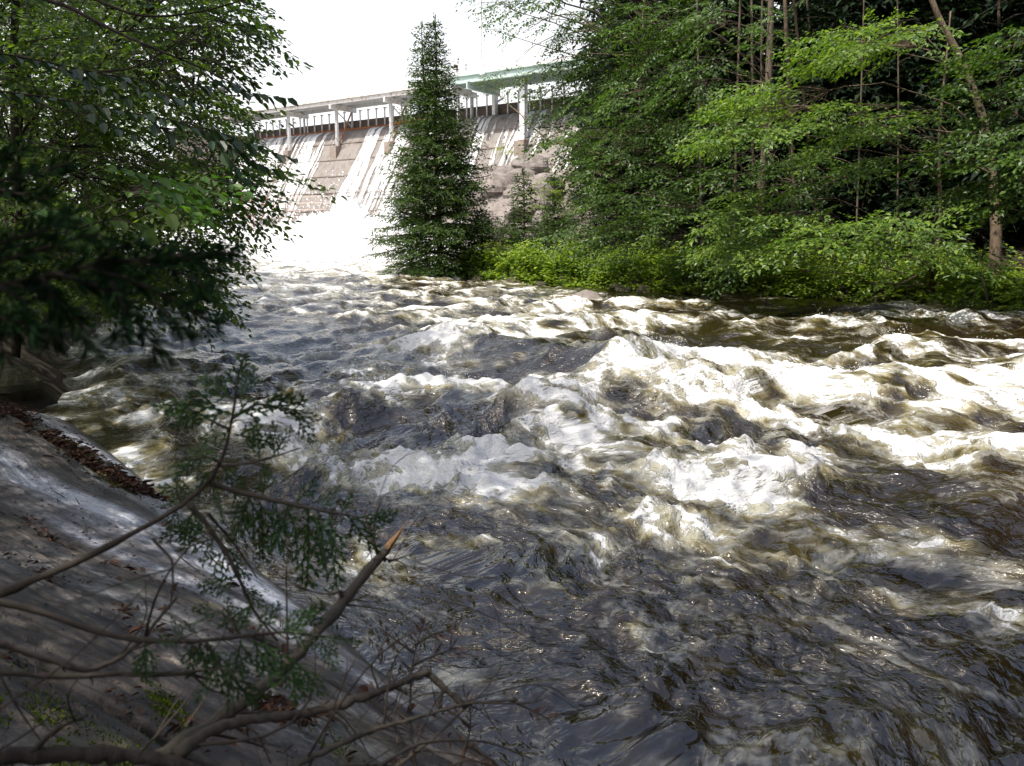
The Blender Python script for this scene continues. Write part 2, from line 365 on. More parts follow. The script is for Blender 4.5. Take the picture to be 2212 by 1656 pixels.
    lump = smooth(.45, 1.0, f)
    for wl_, am, sd_ in ((.26, .060, 100), (.13, .036, 102), (.065, .018, 104)):
        g = smooth(wl_*90, wl_*45, dist); h += lump*am*g*(.55-1.4*np.abs(perlin(wx/wl_, wy/wl_, sd_)))
    edge = smooth(0.0, -.7, river_sd(x, y))
    h = h*(.3+.7*edge)
    return h+water_level(y), f, s, n

def build_river():
    nt, nr = 600, 800
    th = np.radians(np.linspace(-52, 50, nt)); r = np.geomspace(1.15, 78, nr)
    R, T = np.meshgrid(r, th, indexing='ij')
    x, y = R*np.sin(T), R*np.cos(T)
    z, f, s, n = river_field(x, y)
    keep = river_sd(x, y) < 1.2
    F = grid_faces(nr, nt); F = F[keep.ravel()[F].all(1)][:, ::-1]
    used = np.zeros(nr*nt, bool); used[F.ravel()] = True; idx = np.cumsum(used)-1
    V = np.stack([x, y, z], -1).reshape(-1, 3)[used]
    m = MB(); m.add(V, idx[F]); o = m.build('river', water_mat(), smooth=True)
    attr(o.data, 'foam', f.ravel()[used]); attr(o.data, 'flow', np.stack([s, n, z*1.6], -1).reshape(-1, 3)[used])
    tag(o, kind='structure')
    return V, f.ravel()[used]

def water_mat():
    m, ns, ls, p = mat('river_water')
    af = node(ns, 'ShaderNodeAttribute', attribute_name='foam'); fl = node(ns, 'ShaderNodeAttribute', attribute_name='flow')
    def math_(op, a, b, c=None, clamp=False):
        q = node(ns, 'ShaderNodeMath', operation=op); q.use_clamp = clamp
        for i, v in enumerate((a, b, c)):
            if v is None: continue
            if isinstance(v, (int, float)): q.inputs[i].default_value = v
            else: ls.new(v, q.inputs[i])
        return q.outputs[0]
    def tex(scale, stretch, detail=4, rough=.55, distort=0.0, vec=None):
        mp = node(ns, 'ShaderNodeMapping'); mp.inputs['Scale'].default_value = stretch; ls.new(vec or fl.outputs['Vector'], mp.inputs['Vector'])
        t = node(ns, 'ShaderNodeTexNoise', Scale=scale, Detail=detail, Roughness=rough, Distortion=distort); ls.new(mp.outputs[0], t.inputs['Vector'])
        return t
    def ridge(t, k): return math_('SUBTRACT', 1.0, math_('MULTIPLY', math_('ABSOLUTE', math_('SUBTRACT', t.outputs['Fac'], .5), 0), k), clamp=True)
    def mrange(x, lo, hi, a=0.0, b=1.0):
        q = node(ns, 'ShaderNodeMapRange', interpolation_type='SMOOTHSTEP'); ls.new(x, q.inputs[0])
        for i, v in zip(range(1, 5), (lo, hi, a, b)): q.inputs[i].default_value = v
        return q.outputs[0]
    # the pattern is dragged about by the current
    wv = tex(1.1, (1, 1, 1), 3, .5); sb = node(ns, 'ShaderNodeVectorMath', operation='SUBTRACT'); ls.new(wv.outputs['Color'], sb.inputs[0]); sb.inputs[1].default_value = (.5, .5, .5)
    sc = node(ns, 'ShaderNodeVectorMath', operation='SCALE'); sc.inputs['Scale'].default_value = .7; ls.new(sb.outputs[0], sc.inputs[0])
    ad = node(ns, 'ShaderNodeVectorMath', operation='ADD'); ls.new(fl.outputs['Vector'], ad.inputs[0]); ls.new(sc.outputs[0], ad.inputs[1]); wp = ad.outputs[0]
    big = tex(1.3, (.8, 1.15, 1), 5, .58, 0, wp)
    sA = ridge(tex(2.3, (.75, 1.35, 1), 4, .5, .2, wp), 7.5); sB = ridge(tex(5.5, (.8, 1.25, 1), 4, .52, .2, wp), 6.0); sC = ridge(tex(13, (.9, 1.15, 1), 3, .5, .1, wp), 5.0)
    grain = tex(30, (1, 1, 1), 3, .6)
    t = math_('MULTIPLY_ADD', math_('SUBTRACT', big.outputs['Fac'], .5), 1.9, af.outputs['Fac'])
    t = math_('MULTIPLY_ADD', sA, .42, t); t = math_('MULTIPLY_ADD', sB, .34, t); t = math_('MULTIPLY_ADD', sC, .22, t)
    t = math_('MULTIPLY_ADD', math_('SUBTRACT', grain.outputs['Fac'], .5), .45, t)
    mk = mrange(t, 1.37, 1.66)
    film = mrange(t, .98, 1.48)                             # thin bubbly film round the strands
    ae = mrange(math_('MULTIPLY_ADD', math_('SUBTRACT', big.outputs['Fac'], .5), 1.3, af.outputs['Fac']), .25, 1.1)
    deep = ramp(ns, [(0, (.015, .0095, .003)), (.35, (.050, .037, .010)), (.70, (.145, .118, .048)), (1, (.30, .28, .19))]); ls.new(ae, deep.inputs[0])
    c1 = node(ns, 'ShaderNodeMix', data_type='RGBA'); ls.new(math_('MULTIPLY', film, .30), c1.inputs['Factor']); ls.new(deep.outputs[0], c1.inputs['A']); c1.inputs['B'].default_value = (.45, .45, .40, 1)
    cm = node(ns, 'ShaderNodeMix', data_type='RGBA'); ls.new(mk, cm.inputs['Factor']); ls.new(c1.outputs['Result'], cm.inputs['A']); cm.inputs['B'].default_value = (.585, .575, .55, 1)
    ls.new(cm.outputs['Result'], p.inputs['Base Color'])
    ls.new(mrange(mk, 0, .8, .08, .6), p.inputs['Roughness']); p.inputs['IOR'].default_value = 1.62
    fine = tex(17, (.8, 1.1, 1), 2, .5, .6)
    hh = math_('MULTIPLY_ADD', mk, .45, fine.outputs['Fac']); hh = math_('MULTIPLY_ADD', math_('MULTIPLY', mk, grain.outputs['Fac']), .7, hh)
    bp = node(ns, 'ShaderNodeBump', Strength=1.0, Distance=.022); ls.new(hh, bp.inputs['Height']); ls.new(bp.outputs[0], p.inputs['Normal'])
    return m
RV, RF = build_river()

# spray thrown up from the breaking crests: small tumbling drops
def build_spray():
    g = np.random.default_rng(3)
    d = np.hypot(RV[:, 0], RV[:, 1])
    w = np.clip(RF-1.05, 0, 1)**1.5*smooth(-.1, .4, perlin(RV[:, 0]*1.7, RV[:, 1]*1.7, 260))*(d < 26)*(d > 3.5)*(.02+np.clip(RV[:, 2]-water_level(RV[:, 1])-.15, 0, 1))*np.minimum(d/8, 2)**1.2
    i = g.choice(len(RV), 2600, p=w/w.sum()); n = len(i)
    c = RV[i] + np.stack([g.normal(0, .05, n), g.normal(0, .05, n), np.abs(g.normal(0, .05, n))**1.0*g.uniform(.2, 1.6, n)+.004], 1)
    r = g.uniform(.0012, .0042, n)*np.clip(d[i]/8, .7, 2.0)
    O = np.array([[1, 0, 0], [-1, 0, 0], [0, 1, 0], [0, -1, 0], [0, 0, 1], [0, 0, -1.]])
    V = c[:, None]+O[None]*r[:, None, None]*np.stack([g.uniform(.7, 1.6, n), g.uniform(.7, 1.4, n), g.uniform(.7, 1.8, n)], 1)[:, None]
    f = np.array([[0, 2, 4], [2, 1, 4], [1, 3, 4], [3, 0, 4], [2, 0, 5], [1, 2, 5], [3, 1, 5], [0, 3, 5]])
    m = MB(); m.add(V.reshape(-1, 3), (np.arange(n)[:, None, None]*6+f[None]).reshape(-1, 3))
    tag(m.build('spray_droplets', M['foamdrop'], smooth=True), 'white droplets flying off the breaking wave crests', kind='stuff')
build_spray()

# ---------------------------------------------------------------- spillway dam
ET = np.array([-.813, .582, 0]); ED = np.array([-.582, -.813, 0]); EZ = np.array([0, 0, 1.0])
C0 = np.array([-7.1, 72.1, 0])
def D(t, d, z): return C0+ET*t+ED*d+EZ*z
CREST, SLOPE, FOOT = 11.2, .66, .2
def t_of(px, d=0.0):
    """along-dam coordinate of the sight line at 1024 px column px"""
    k = (px-512)/773.0; o = C0+ED*d
    return (k*o[1]-o[0])/(ET[0]-k*ET[1])
AX = [ET, ED, EZ]
def face_z(d): return np.where(d < 1.0, CREST-.45*d*d, CREST-.45-(d-1.0)/SLOPE)

dam = thing('spillway_dam', 'brown stained concrete spillway dam with water sheeting down its sloping face', 'dam')
def build_dam():
    g = np.random.default_rng(8)
    d = np.concatenate([[-3.5], np.linspace(0, 1, 6), np.linspace(1.3, 8.2, 24)])
    t = np.linspace(27, -46, 240)
    Tt, Dd = np.meshgrid(t, d, indexing='ij')
    Z = np.where(Dd < 0, CREST, face_z(Dd))
    nrm = .04*fbm(Tt*.6, Dd*1.1, 4, 12)
    P = C0+Tt[..., None]*ET+(Dd+nrm*(Dd > .2))[..., None]*ED+Z[..., None]*EZ
    m = MB(); m.add(P, grid_faces(*Tt.shape)); body = m.build('spillway_face', M['concrete'], dam)
    # end and back walls so that it is a solid
    m = MB(); m.box(D(-9.5, -3.8, 5), 73, .6, 11.9, AX); m.build('upstream_wall', M['concrete'], dam)
    # construction joints: raised lips across the face, one lift above the other
    for dd in np.arange(1.6, 8, 1.05):
        z = float(face_z(np.array(dd)))
        m = MB()
        for k in range(26):
            t0 = 26.5-2.8*k; j = g.uniform(-.03, .03)
            m.box(D(t0-1.4, dd+.02, z+j), 2.76, .16, .07, AX)
        m.build('lift_joint', M['pier'], dam)
    # flashboards between the stanchions, each bay a panel of boards
    t0 = 26.6; sp = 1.09
    me_p = None
    for k in range(62):
        c = D(t0-sp*(k+.5), -.18, CREST+.45)
        if me_p is None:
            m = MB()
            for j in range(3): m.box((0, .012*(j % 2), -.31+.305*j), sp-.05, .09, .30)
            me_p = m.mesh('flashboard_panel', M['board'])
        o = link('flashboard_panel', me_p, dam); o.location = c; o.rotation_euler = (0, 0, math.atan2(ET[1], ET[0]))
    m = MB(); m.box(D(13, .12, CREST+.06), 27, .16, .22, AX); m.build('crest_beam', M['rust'], dam)
    m = MB(); m.box(D(3.6, .35, CREST+.18), 2.6, .10, .26, AX); m.box(D(1.55, .33, CREST+.30), 1.3, .09, .22, AX); m.build('loose_plank', M['rust'], dam)
    # end wall at the far abutment
    m = MB(); m.box(D(26.6, 3.5, 5.4), 1.4, 9.5, 12.4, AX); m.build('end_wall', M['pier'], dam)
    m = MB(); m.box(D(24.6, 8.0, 2.6), 2.2, 1.6, 5.0, AX); m.build('toe_block', M['board'], dam)
build_dam()

# stanchions between the crest and the walkway
sm = MB(); sm.box((0, 0, .85), .09, .12, 1.9); sm.box((0, -.05, 1.74), .26, .22, .12); st_me = sm.mesh('stanchion', M['white_steel'])
bridge = thing('service_bridge', 'long white steel walkway bridge carried over the dam crest', 'bridge')
rz = math.atan2(ET[1], ET[0])
for k in range(63):
    t = 26.6-1.09*k
    o = link('stanchion', st_me, bridge); o.location = D(t, -.05, CREST); o.rotation_euler = (0, 0, rz)
DT = 13.72
def build_bridge():
    t0, t1 = 29, -4.6; L = t0-t1; tm = (t0+t1)/2
    m = MB(); m.box(D(tm, 1.25, DT-.09), L, 2.9, .14, AX); m.build('deck', M['deck'], bridge)
    m = MB(); m.box(D(tm, 2.66, DT-.32), L, .14, .32, AX); m.box(D(tm, 2.72, DT-.12), L, .3, .07, AX); m.build('edge_girder', M['deck'], bridge)
    m = MB(); m.box(D(tm, .15, DT-.36), L, .16, .40, AX); m.build('inner_girder', M['grey_steel'], bridge)
    m = MB(); m.box(D(tm, 1.4, DT-.30), L, .12, .28, AX); m.build('centre_girder', M['grey_steel'], bridge)
    m = MB(); m.box(D(tm, -.05, DT+.22), L, .08, .40, AX); m.build('kerb_timber', M['rust'], bridge)
    m = MB()
    for zz in (.55, 1.08): m.tube([D(t0, 2.72, DT+zz), D(t1, 2.72, DT+zz)], .022, 6)
    m.build('hand_rail', M['white_steel'], bridge)
    m = MB(); m.bar(D(t0, 2.74, DT+.30), D(t1, 2.74, DT+.30), .05, .07); m.build('toe_rail', M['white_steel'], bridge)
    pm = MB(); pm.box((0, 0, .56), .06, .06, 1.14); pme = pm.mesh('rail_post', M['white_steel'])
    for k in range(22):
        o = link('rail_post', pme, bridge); o.location = D(t0-.5-1.55*k, 2.72, DT); o.rotation_euler = (0, 0, rz)
    for px in (211, 297, 343, 395, 459):                   # steel bents, standing on concrete blocks on the face
        t = t_of(px, 2.2)
        z1 = DT-.5
        m = MB(); m.box(D(t, 1.15, z1-.17), .22, 3.3, .40, AX); m.box(D(t, 1.15, z1+.03), .34, 3.2, .05, AX); m.build('cap_beam', M['white_steel'], bridge)
        zb = float(face_z(np.array(2.0)))+.15
        m = MB(); m.box(D(t, 2.0, (z1-.37+zb)/2), .2, .08, z1-.37-zb, AX); m.box(D(t-.09, 2.0, (z1-.37+zb)/2), .04, .26, z1-.37-zb, AX); m.box(D(t+.09, 2.0, (z1-.37+zb)/2), .04, .26, z1-.37-zb, AX); m.build('near_column', M['white_steel'], bridge)
        m = MB(); m.box(D(t, .02, (z1-.37+CREST)/2), .14, .16, z1-.37-CREST, AX); m.build('far_column', M['grey_steel'], bridge)
        if px in (343, 395):
            m = MB(); m.bar(D(t, 1.95, zb+.15), D(t, .1, z1-.4), .10); m.build('brace', M['rust'], bridge)
            m = MB(); m.bar(D(t, .1, CREST+.3), D(t, 1.95, z1-.5), .08); m.build('brace', M['grey_steel'], bridge)
        b = thing('pier_block', {211: 'squat concrete pier block nearest the far end of the dam', 297: 'upright concrete pier block standing among the sheeting water', 343: 'concrete pier block with rounded foot under the rusty brace', 395: 'concrete pier block right beside the tall spruce', 459: 'concrete pier block behind the tall spruce'}[px], 'pier block', 'pier blocks on the spillway face')
        m = MB(); m.box(D(t, 2.15, zb-.75), .78, .9, 1.7, AX); m.build('block', M['pier'], b)
        m = MB(); m.box(D(t, 2.1, zb+.115), .5, .5, .06, AX); m.build('base_plate', M['rust'], b)
build_bridge()

plat = thing('gate_platform', 'pale green steel platform with grated floor at the near end of the walkway', 'platform')
def build_platform():
    t0, t1, z = -4.7, -26, 13.95; L = t0-t1; tm = (t0+t1)/2
    m = MB(); m.box(D(tm, 3.35, z-.33), L, .12, .52, AX); m.box(D(tm, 3.38, z-.05), L, .34, .06, AX); m.box(D(tm, 3.38, z-.60), L, .30, .05, AX); m.build('green_girder', M['green_steel'], plat)
    m = MB(); m.box(D(tm, -.2, z-.33), L, .12, .52, AX); m.build('inner_girder', M['green_steel'], plat)
    m = MB(); m.box(D(tm, 3.46, z+.13), L, .08, .26, AX); m.build('kerb_plate', M['white_steel'], plat)
    m = MB()
    for k in range(60): m.box(D(t0-.18-.355*k, 1.6, z-.5), .07, 3.3, .10, AX)
    for dd in np.linspace(.1, 3.1, 8): m.box(D(tm, dd, z-.43), L, .05, .05, AX)
    m.build('grating', M['green_steel'], plat)
    m = MB(); m.box(D(tm, 1.6, z-.02), L, 3.3, .03, AX); m.build('floor_plate', M['grey_steel'], plat)
    m = MB()
    for zz in (.60, 1.15): m.tube([D(t0, 3.4, z+zz), D(t1, 3.4, z+zz)], .024, 6)
    m.build('hand_rail', M['white_steel'], plat)
    pm = MB(); pm.box((0, 0, .6), .055, .055, 1.2); pme = pm.mesh('rail_post', M['white_steel'])
    for k in range(13):
        o = link('rail_post', pme, plat); o.location = D(t0-.1-1.7*k, 3.4, z); o.rotation_euler = (0, 0, rz)
    t = t_of(482, 2.2)
    m = MB(); m.box(D(t, 1.75, z-.90), .12, 4.4, .50, AX); m.box(D(t, 1.75, z-.64), .3, 4.4, .04, AX); m.box(D(t, 1.75, z-1.16), .3, 4.4, .04, AX); m.build('cantilever_beam', M['green_steel'], plat)
    m = MB(); m.box(D(t, .3, (z-1.2+CREST)/2), .3, .3, z-1.2-CREST, AX); m.build('column', M['white_steel'], plat)
    m = MB(); m.bar(D(t, .4, CREST+.8), D(t, -1.0, z-1.2), .14); m.build('brace', M['grey_steel'], plat)
    t = t_of(523, 2.6); zb = float(face_z(np.array(2.6)))+.2
    m = MB(); m.box(D(t, 2.6, (z-.6+zb)/2), .14, .40, z-.6-zb, AX)
    for q in (-.2, .2): m.box(D(t, 2.6+q, (z-.6+zb)/2), .46, .05, z-.6-zb, AX)
    m.build('tall_column', M['white_steel'], plat)
    b = thing('pier_block', 'concrete pier block under the tall white column beside the trees', 'pier block', 'pier blocks on the spillway face')
    m = MB(); m.box(D(t, 2.75, zb-.85), .95, 1.0, 1.9, AX); m.build('block', M['pier'], b)
    m = MB(); m.box(D(t, 2.7, zb+.14), .6, .6, .06, AX); m.build('base_plate', M['rust'], b)
    # mast, box, hooked pipe
    mt = thing('lamp_mast', 'slender white mast rising from the railing of the platform', 'mast')
    t = t_of(484, 3.4)
    m = MB(); m.tube([D(t, 3.5, z-.2), D(t, 3.5, z+7.6)], .07, 8); m.build('pole', M['white_steel'], mt)
    m = MB(); m.tube([D(t-.25, 3.45, z-.2), D(t-.25, 3.45, z+2.6)], .045, 8); m.build('conduit', M['white_steel'], mt)
    m = MB(); m.box(D(t-.1, 3.5, z), .5, .12, .3, AX); m.build('bracket', M['white_steel'], mt)
    cb = thing('control_box', 'white electrical cabinet with a dark lamp on the platform', 'cabinet')
    t = t_of(466, 2.4)
    m = MB(); m.box(D(t, 2.6, z+.55), .8, .5, 1.05, AX); m.build('cabinet', M['white_steel'], cb)
    m = MB(); m.box(D(t+.35, 2.95, z+.8), .3, .2, .36, AX); m.build('lamp', M['dark_bark'], cb)
    m = MB(); m.tube([D(t+.3, 2.7, z+1.05), D(t+.3, 2.7, z+1.35), D(t+.25, 2.75, z+1.5), D(t+.15, 2.75, z+1.4)], .05, 6); m.build('vent', M['dark_bark'], cb)
    hp = thing('vent_pipe', 'white vent pipe with hooked top on the dam crest', 'pipe')
    t = t_of(473, 0.2); a = np.linspace(0, PI, 9)
    pts = [D(t, .2, CREST-.1), D(t, .2, CREST+1.5)]+[D(t+.25-.25*math.cos(q), .2, CREST+1.5+.25*math.sin(q)) for q in a[1:]]
    m = MB(); m.tube(pts, .085, 8); m.build('pipe', M['white_steel'], hp)
    wb = link('wall_board', None)
    bpy.data.objects.remove(wb)
build_platform()

def build_scaffold():
    s = thing('scaffold', 'rusty white tube scaffold standing at the foot of the spillway', 'scaffold')
    ts = np.linspace(t_of(262, 7), t_of(333, 7), 7)
    for i, t in enumerate(ts):
        for dd in (7.6, 6.2):
            m = MB(); m.tube([D(t, dd, 1.0), D(t, dd, 5.0+.35*math.sin(i*2.3))], .035, 6); m.build('standard', M['red_steel'] if i < 1 else M['pipe'], s)
    for dd in (7.65, 6.25):
        for z in (2.2, 2.9, 3.5, 4.1, 4.65):
            m = MB(); m.tube([D(ts[0]+.4, dd, z), D(ts[-1]-.3, dd, z+.05)], .032, 6); m.build('ledger', M['pipe'], s)
    for t in ts[::2]:
        m = MB(); m.tube([D(t+.1, 8.0, 3.5), D(t+.1, 5.5, 3.5)], .03, 6); m.build('transom', M['pipe'], s)
    for k in range(3):
        m = MB(); m.box(D((ts[0]+ts[1])/2, 6.5+.32*k, 2.95), 2.2, .28, .05, AX); m.build('plank', M['board'], s)
    r = thing('red_ladder_tower', 'red steel access tower at the far end of the spillway', 'tower')
    for dt in (0, 1.5):
        for dd in (6.8, 8.0):
            m = MB(); m.bar(D(ts[0]+.8+dt, dd, .8), D(ts[0]+.8+dt, dd, 6.2), .09); m.build('upright', M['red_steel'], r)
    for z in np.arange(1.6, 6.3, .75):
        m = MB(); m.bar(D(ts[0]+.8, 8.0, z), D(ts[0]+2.3, 8.0, z), .07); m.bar(D(ts[0]+.8, 6.8, z), D(ts[0]+2.3, 6.8, z), .07); m.build('cross_bar', M['red_steel'], r)
    h = thing('red_hose', 'coiled red hose hung on the scaffold rail', 'hose')
    a = np.linspace(0, 4*PI, 40)
    m = MB(); m.tube([D(t_of(272, 7.7)+.32*math.cos(q), 7.75+.02*q/6, 4.4+.42*math.sin(q)) for q in a], .05, 6); m.build('coil', M['red_steel'], h, True)
build_scaffold()

# water sheeting down the face: real streams, parted and rejoining
def build_cascade():
    g = np.random.default_rng(21)
    nt, nd = 900, 110
    t = np.linspace(25.6, -30, nt); q = np.linspace(0, 1, nd)
    T, Q = np.meshgrid(t, q, indexing='ij'); d = .25+Q*7.9
    spans = [(t_of(250), t_of(302), 1.02, 0), (t_of(298), t_of(346), .86, 0), (t_of(380), t_of(397), .95, 1), (t_of(400), t_of(424), .8, 0), (t_of(424), t_of(450), .66, 0),
             (t_of(450), t_of(480), .45, 0), (t_of(483), t_of(500), .62, 0), (t_of(505), t_of(522), .45, 0), (t_of(524), t_of(560), .66, 0), (t_of(560), t_of(700), .4, 0)]
    dens = np.zeros_like(T)
    wob = T + .22*fbm(T*.5, d*.35, 3, 31)
    for a, b, w, big in spans:
        hi, lo = max(a, b), min(a, b); sp = .25+.5*Q*(1 if big else .6)
        dens = np.maximum(dens, w*.85*smooth(lo-sp, lo+.25, wob)*smooth(hi+sp, hi-.25, wob))
    st = fbm(wob*2.1, d*.22, 4, 33, .6)*.62 + .42*perlin(wob*4.5, d*.35, 37)+.24*perlin(wob*11, d*.9, 38)
    val = dens + .9*st - .48 + .08*Q
    thick = np.clip(val, 0, .6)
    z = face_z(d); off = .03+.10*thick+.035*fbm(T*4, d*2.5, 3, 39)*np.clip(thick*5, 0, 1)
    nrm = (ED*1.0+EZ*SLOPE)/math.hypot(1, SLOPE)
    P = C0+T[..., None]*ET+(d+.04*fbm(T*.6, d*1.1, 4, 12))[..., None]*ED+z[..., None]*EZ+off[..., None]*nrm
    F = grid_faces(nt, nd); vv = val.ravel(); F = F[(vv[F] > .0).all(1)]
    m = MB(); m.add(P, F); o = m.build('cascade', cascade_mat(), smooth=True); attr(o.data, 'foam', vv)
    tag(o, 'white water sheeting in streams down the spillway face', 'cascade', kind='structure')
def cascade_mat():
    m, ns, ls, p = mat('cascade_water')
    a = node(ns, 'ShaderNodeAttribute', attribute_name='foam'); tc = node(ns, 'ShaderNodeTexCoord')
    n = node(ns, 'ShaderNodeTexNoise', Scale=7, Detail=5, Roughness=.7); ls.new(tc.outputs['Object'], n.inputs['Vector'])
    s = node(ns, 'ShaderNodeMath', operation='MULTIPLY_ADD'); ls.new(n.outputs['Fac'], s.inputs[0]); s.inputs[1].default_value = .9; ls.new(a.outputs['Fac'], s.inputs[2])
    r = ramp(ns, [(.32, (.14, .115, .095)), (.6, (.33, .32, .31)), (1.0, (.66, .67, .67))]); ls.new(s.outputs[0], r.inputs[0]); ls.new(r.outputs[0], p.inputs['Base Color'])
    p.inputs['Roughness'].default_value = .35
    b = node(ns, 'ShaderNodeBump', Strength=.6, Distance=.08); ls.new(n.outputs['Fac'], b.inputs['Height']); ls.new(b.outputs[0], p.inputs['Normal'])
    return m
build_cascade()

# boiling white water and mist at the foot of the spillway
def build_plume():
    g = np.random.default_rng(4)
    m = MB()
    tops = [(t_of(214, 9), 9.5, 1.2, 2.0), (t_of(244, 9), 9.5, 2.9, 1.3), (t_of(262, 9), 10.0, .9, 3), (t_of(285, 9), 10.3, 1.0, 3), (t_of(312, 9), 10, 1.5, 2.6), (t_of(336, 8.5), 9.2, 2.8, 2.0), (t_of(355, 8.5), 9.0, 3.6, 2.2), (t_of(378, 8), 9.0, 3.3, 2.6), (t_of(408, 8), 9, 2.6, 3)]
    nt, nd = 340, 150
    t = np.linspace(30, -14, nt); dd = np.linspace(4.5, 19, nd); T, Dd = np.meshgrid(t, dd, indexing='ij')
    H = np.full(T.shape, -.5)
    for tt, d0, hh, w in tops:
        H = np.maximum(H, .72*hh*np.exp(-((T-tt)/w)**2)*np.exp(-((Dd-d0)/np.where(Dd > d0, 4.2, 2.6))**2))
    nb = fbm(T*.45, Dd*.45, 6, 201, .58); H = H*(1+.5*nb)+.5*fbm(T*1.3, Dd*1.3, 4, 210)+.25
    P = C0+T[..., None]*ET+Dd[..., None]*ED+(H+.6)[..., None]*EZ
    F = grid_faces(nt, nd); hv = H.ravel(); F = F[(hv[F] > .1).any(1)]
    m.add(P, F)
    mm = noisy('boiling_foam', (.58, .59, .59), (.68, .69, .69), 3, .7, .4, .06)
    tag(m.build('boiling_foam', mm, smooth=True), 'boiling mass of white water at the foot of the spillway', 'white water', kind='stuff')
    # thrown droplets
    n = 5200; k = g.integers(0, len(tops), n); tp = np.array(tops)[k]
    tt = tp[:, 0]+g.normal(0, 1, n)*tp[:, 3]*.75; d0 = tp[:, 1]+g.normal(.6, 1.4, n); zz = .7+np.abs(g.normal(0, .72, n))*tp[:, 2]*np.exp(-((tt-tp[:, 0])/tp[:, 3]/1.4)**2)
    c = C0+tt[:, None]*ET+d0[:, None]*ED+zz[:, None]*EZ
    r = g.uniform(.018, .07, n)
    O = np.array([[1, 0, 0], [-1, 0, 0], [0, 1, 0], [0, -1, 0], [0, 0, 1], [0, 0, -1.]])
    V = c[:, None]+O[None]*r[:, None, None]*g.uniform(.6, 1.5, (n, 1, 3))
    f = np.array([[0, 2, 4], [2, 1, 4], [1, 3, 4], [3, 0, 4], [2, 0, 5], [1, 2, 5], [3, 1, 5], [0, 3, 5]])
    m = MB(); m.add(V.reshape(-1, 3), (np.arange(n)[:, None, None]*6+f[None]).reshape(-1, 3))
    tag(m.build('spillway_spray', M['foamdrop'], smooth=True), 'spray thrown up where the cascade hits the pool', kind='stuff')
    # mist: one closed lump of scattering air over the pool
    m, ns, ls, p = mat('spray_mist'); ns.remove(p)
    pv = node(ns, 'ShaderNodeVolumePrincipled'); pv.inputs['Color'].default_value = (.96, .97, .98, 1); pv.inputs['Anisotropy'].default_value = .1
    tc = node(ns, 'ShaderNodeTexCoord'); n1 = node(ns, 'ShaderNodeTexNoise', Scale=.32, Detail=5, Roughness=.6); ls.new(tc.outputs['Object'], n1.inputs['Vector'])
    mp = node(ns, 'ShaderNodeMapping'); mp.inputs['Location'].default_value = (-1, -1, -1); mp.inputs['Scale'].default_value = (2, 2, 2); ls.new(tc.outputs['Generated'], mp.inputs['Vector'])
    ln = node(ns, 'ShaderNodeVectorMath', operation='LENGTH'); ls.new(mp.outputs[0], ln.inputs[0])
    fo = node(ns, 'ShaderNodeMapRange', interpolation_type='SMOOTHSTEP'); ls.new(ln.outputs['Value'], fo.inputs[0])
    for i, v in zip(range(1, 5), (1.0, .15, 0, 1)): fo.inputs[i].default_value = v
    no = node(ns, 'ShaderNodeMapRange'); ls.new(n1.outputs['Fac'], no.inputs[0])
    for i, v in zip(range(1, 5), (.35, .7, 0, 1)): no.inputs[i].default_value = v
    a = node(ns, 'ShaderNodeMath', operation='MULTIPLY'); ls.new(fo.outputs[0], a.inputs[0]); ls.new(no.outputs[0], a.inputs[1])
    b = node(ns, 'ShaderNodeMath', operation='MULTIPLY'); ls.new(a.outputs[0], b.inputs[0]); b.inputs[1].default_value = .09
    ls.new(b.outputs[0], pv.inputs['Density']); ls.new(pv.outputs[0], ns['Material Output'].inputs['Volume'])
    c = D((tops[0][0]+tops[-1][0])/2-2, 10.0, 1.8)
    th = np.linspace(0, PI, 17); ph = np.linspace(0, 2*PI, 33)
    A, B = np.meshgrid(th, ph, indexing='ij')
    V = np.stack([np.sin(A)*np.cos(B)*14.5, np.sin(A)*np.sin(B)*4.5, np.cos(A)*3.4], -1)
    q = MB(); q.add(V, grid_faces(17, 33)); o = q.build('spray_mist', m, smooth=True); o.location = c; o.rotation_euler = (0, 0, rz)
    tag(o, 'drifting mist over the pool below the spillway', 'mist', kind='stuff')
build_plume()
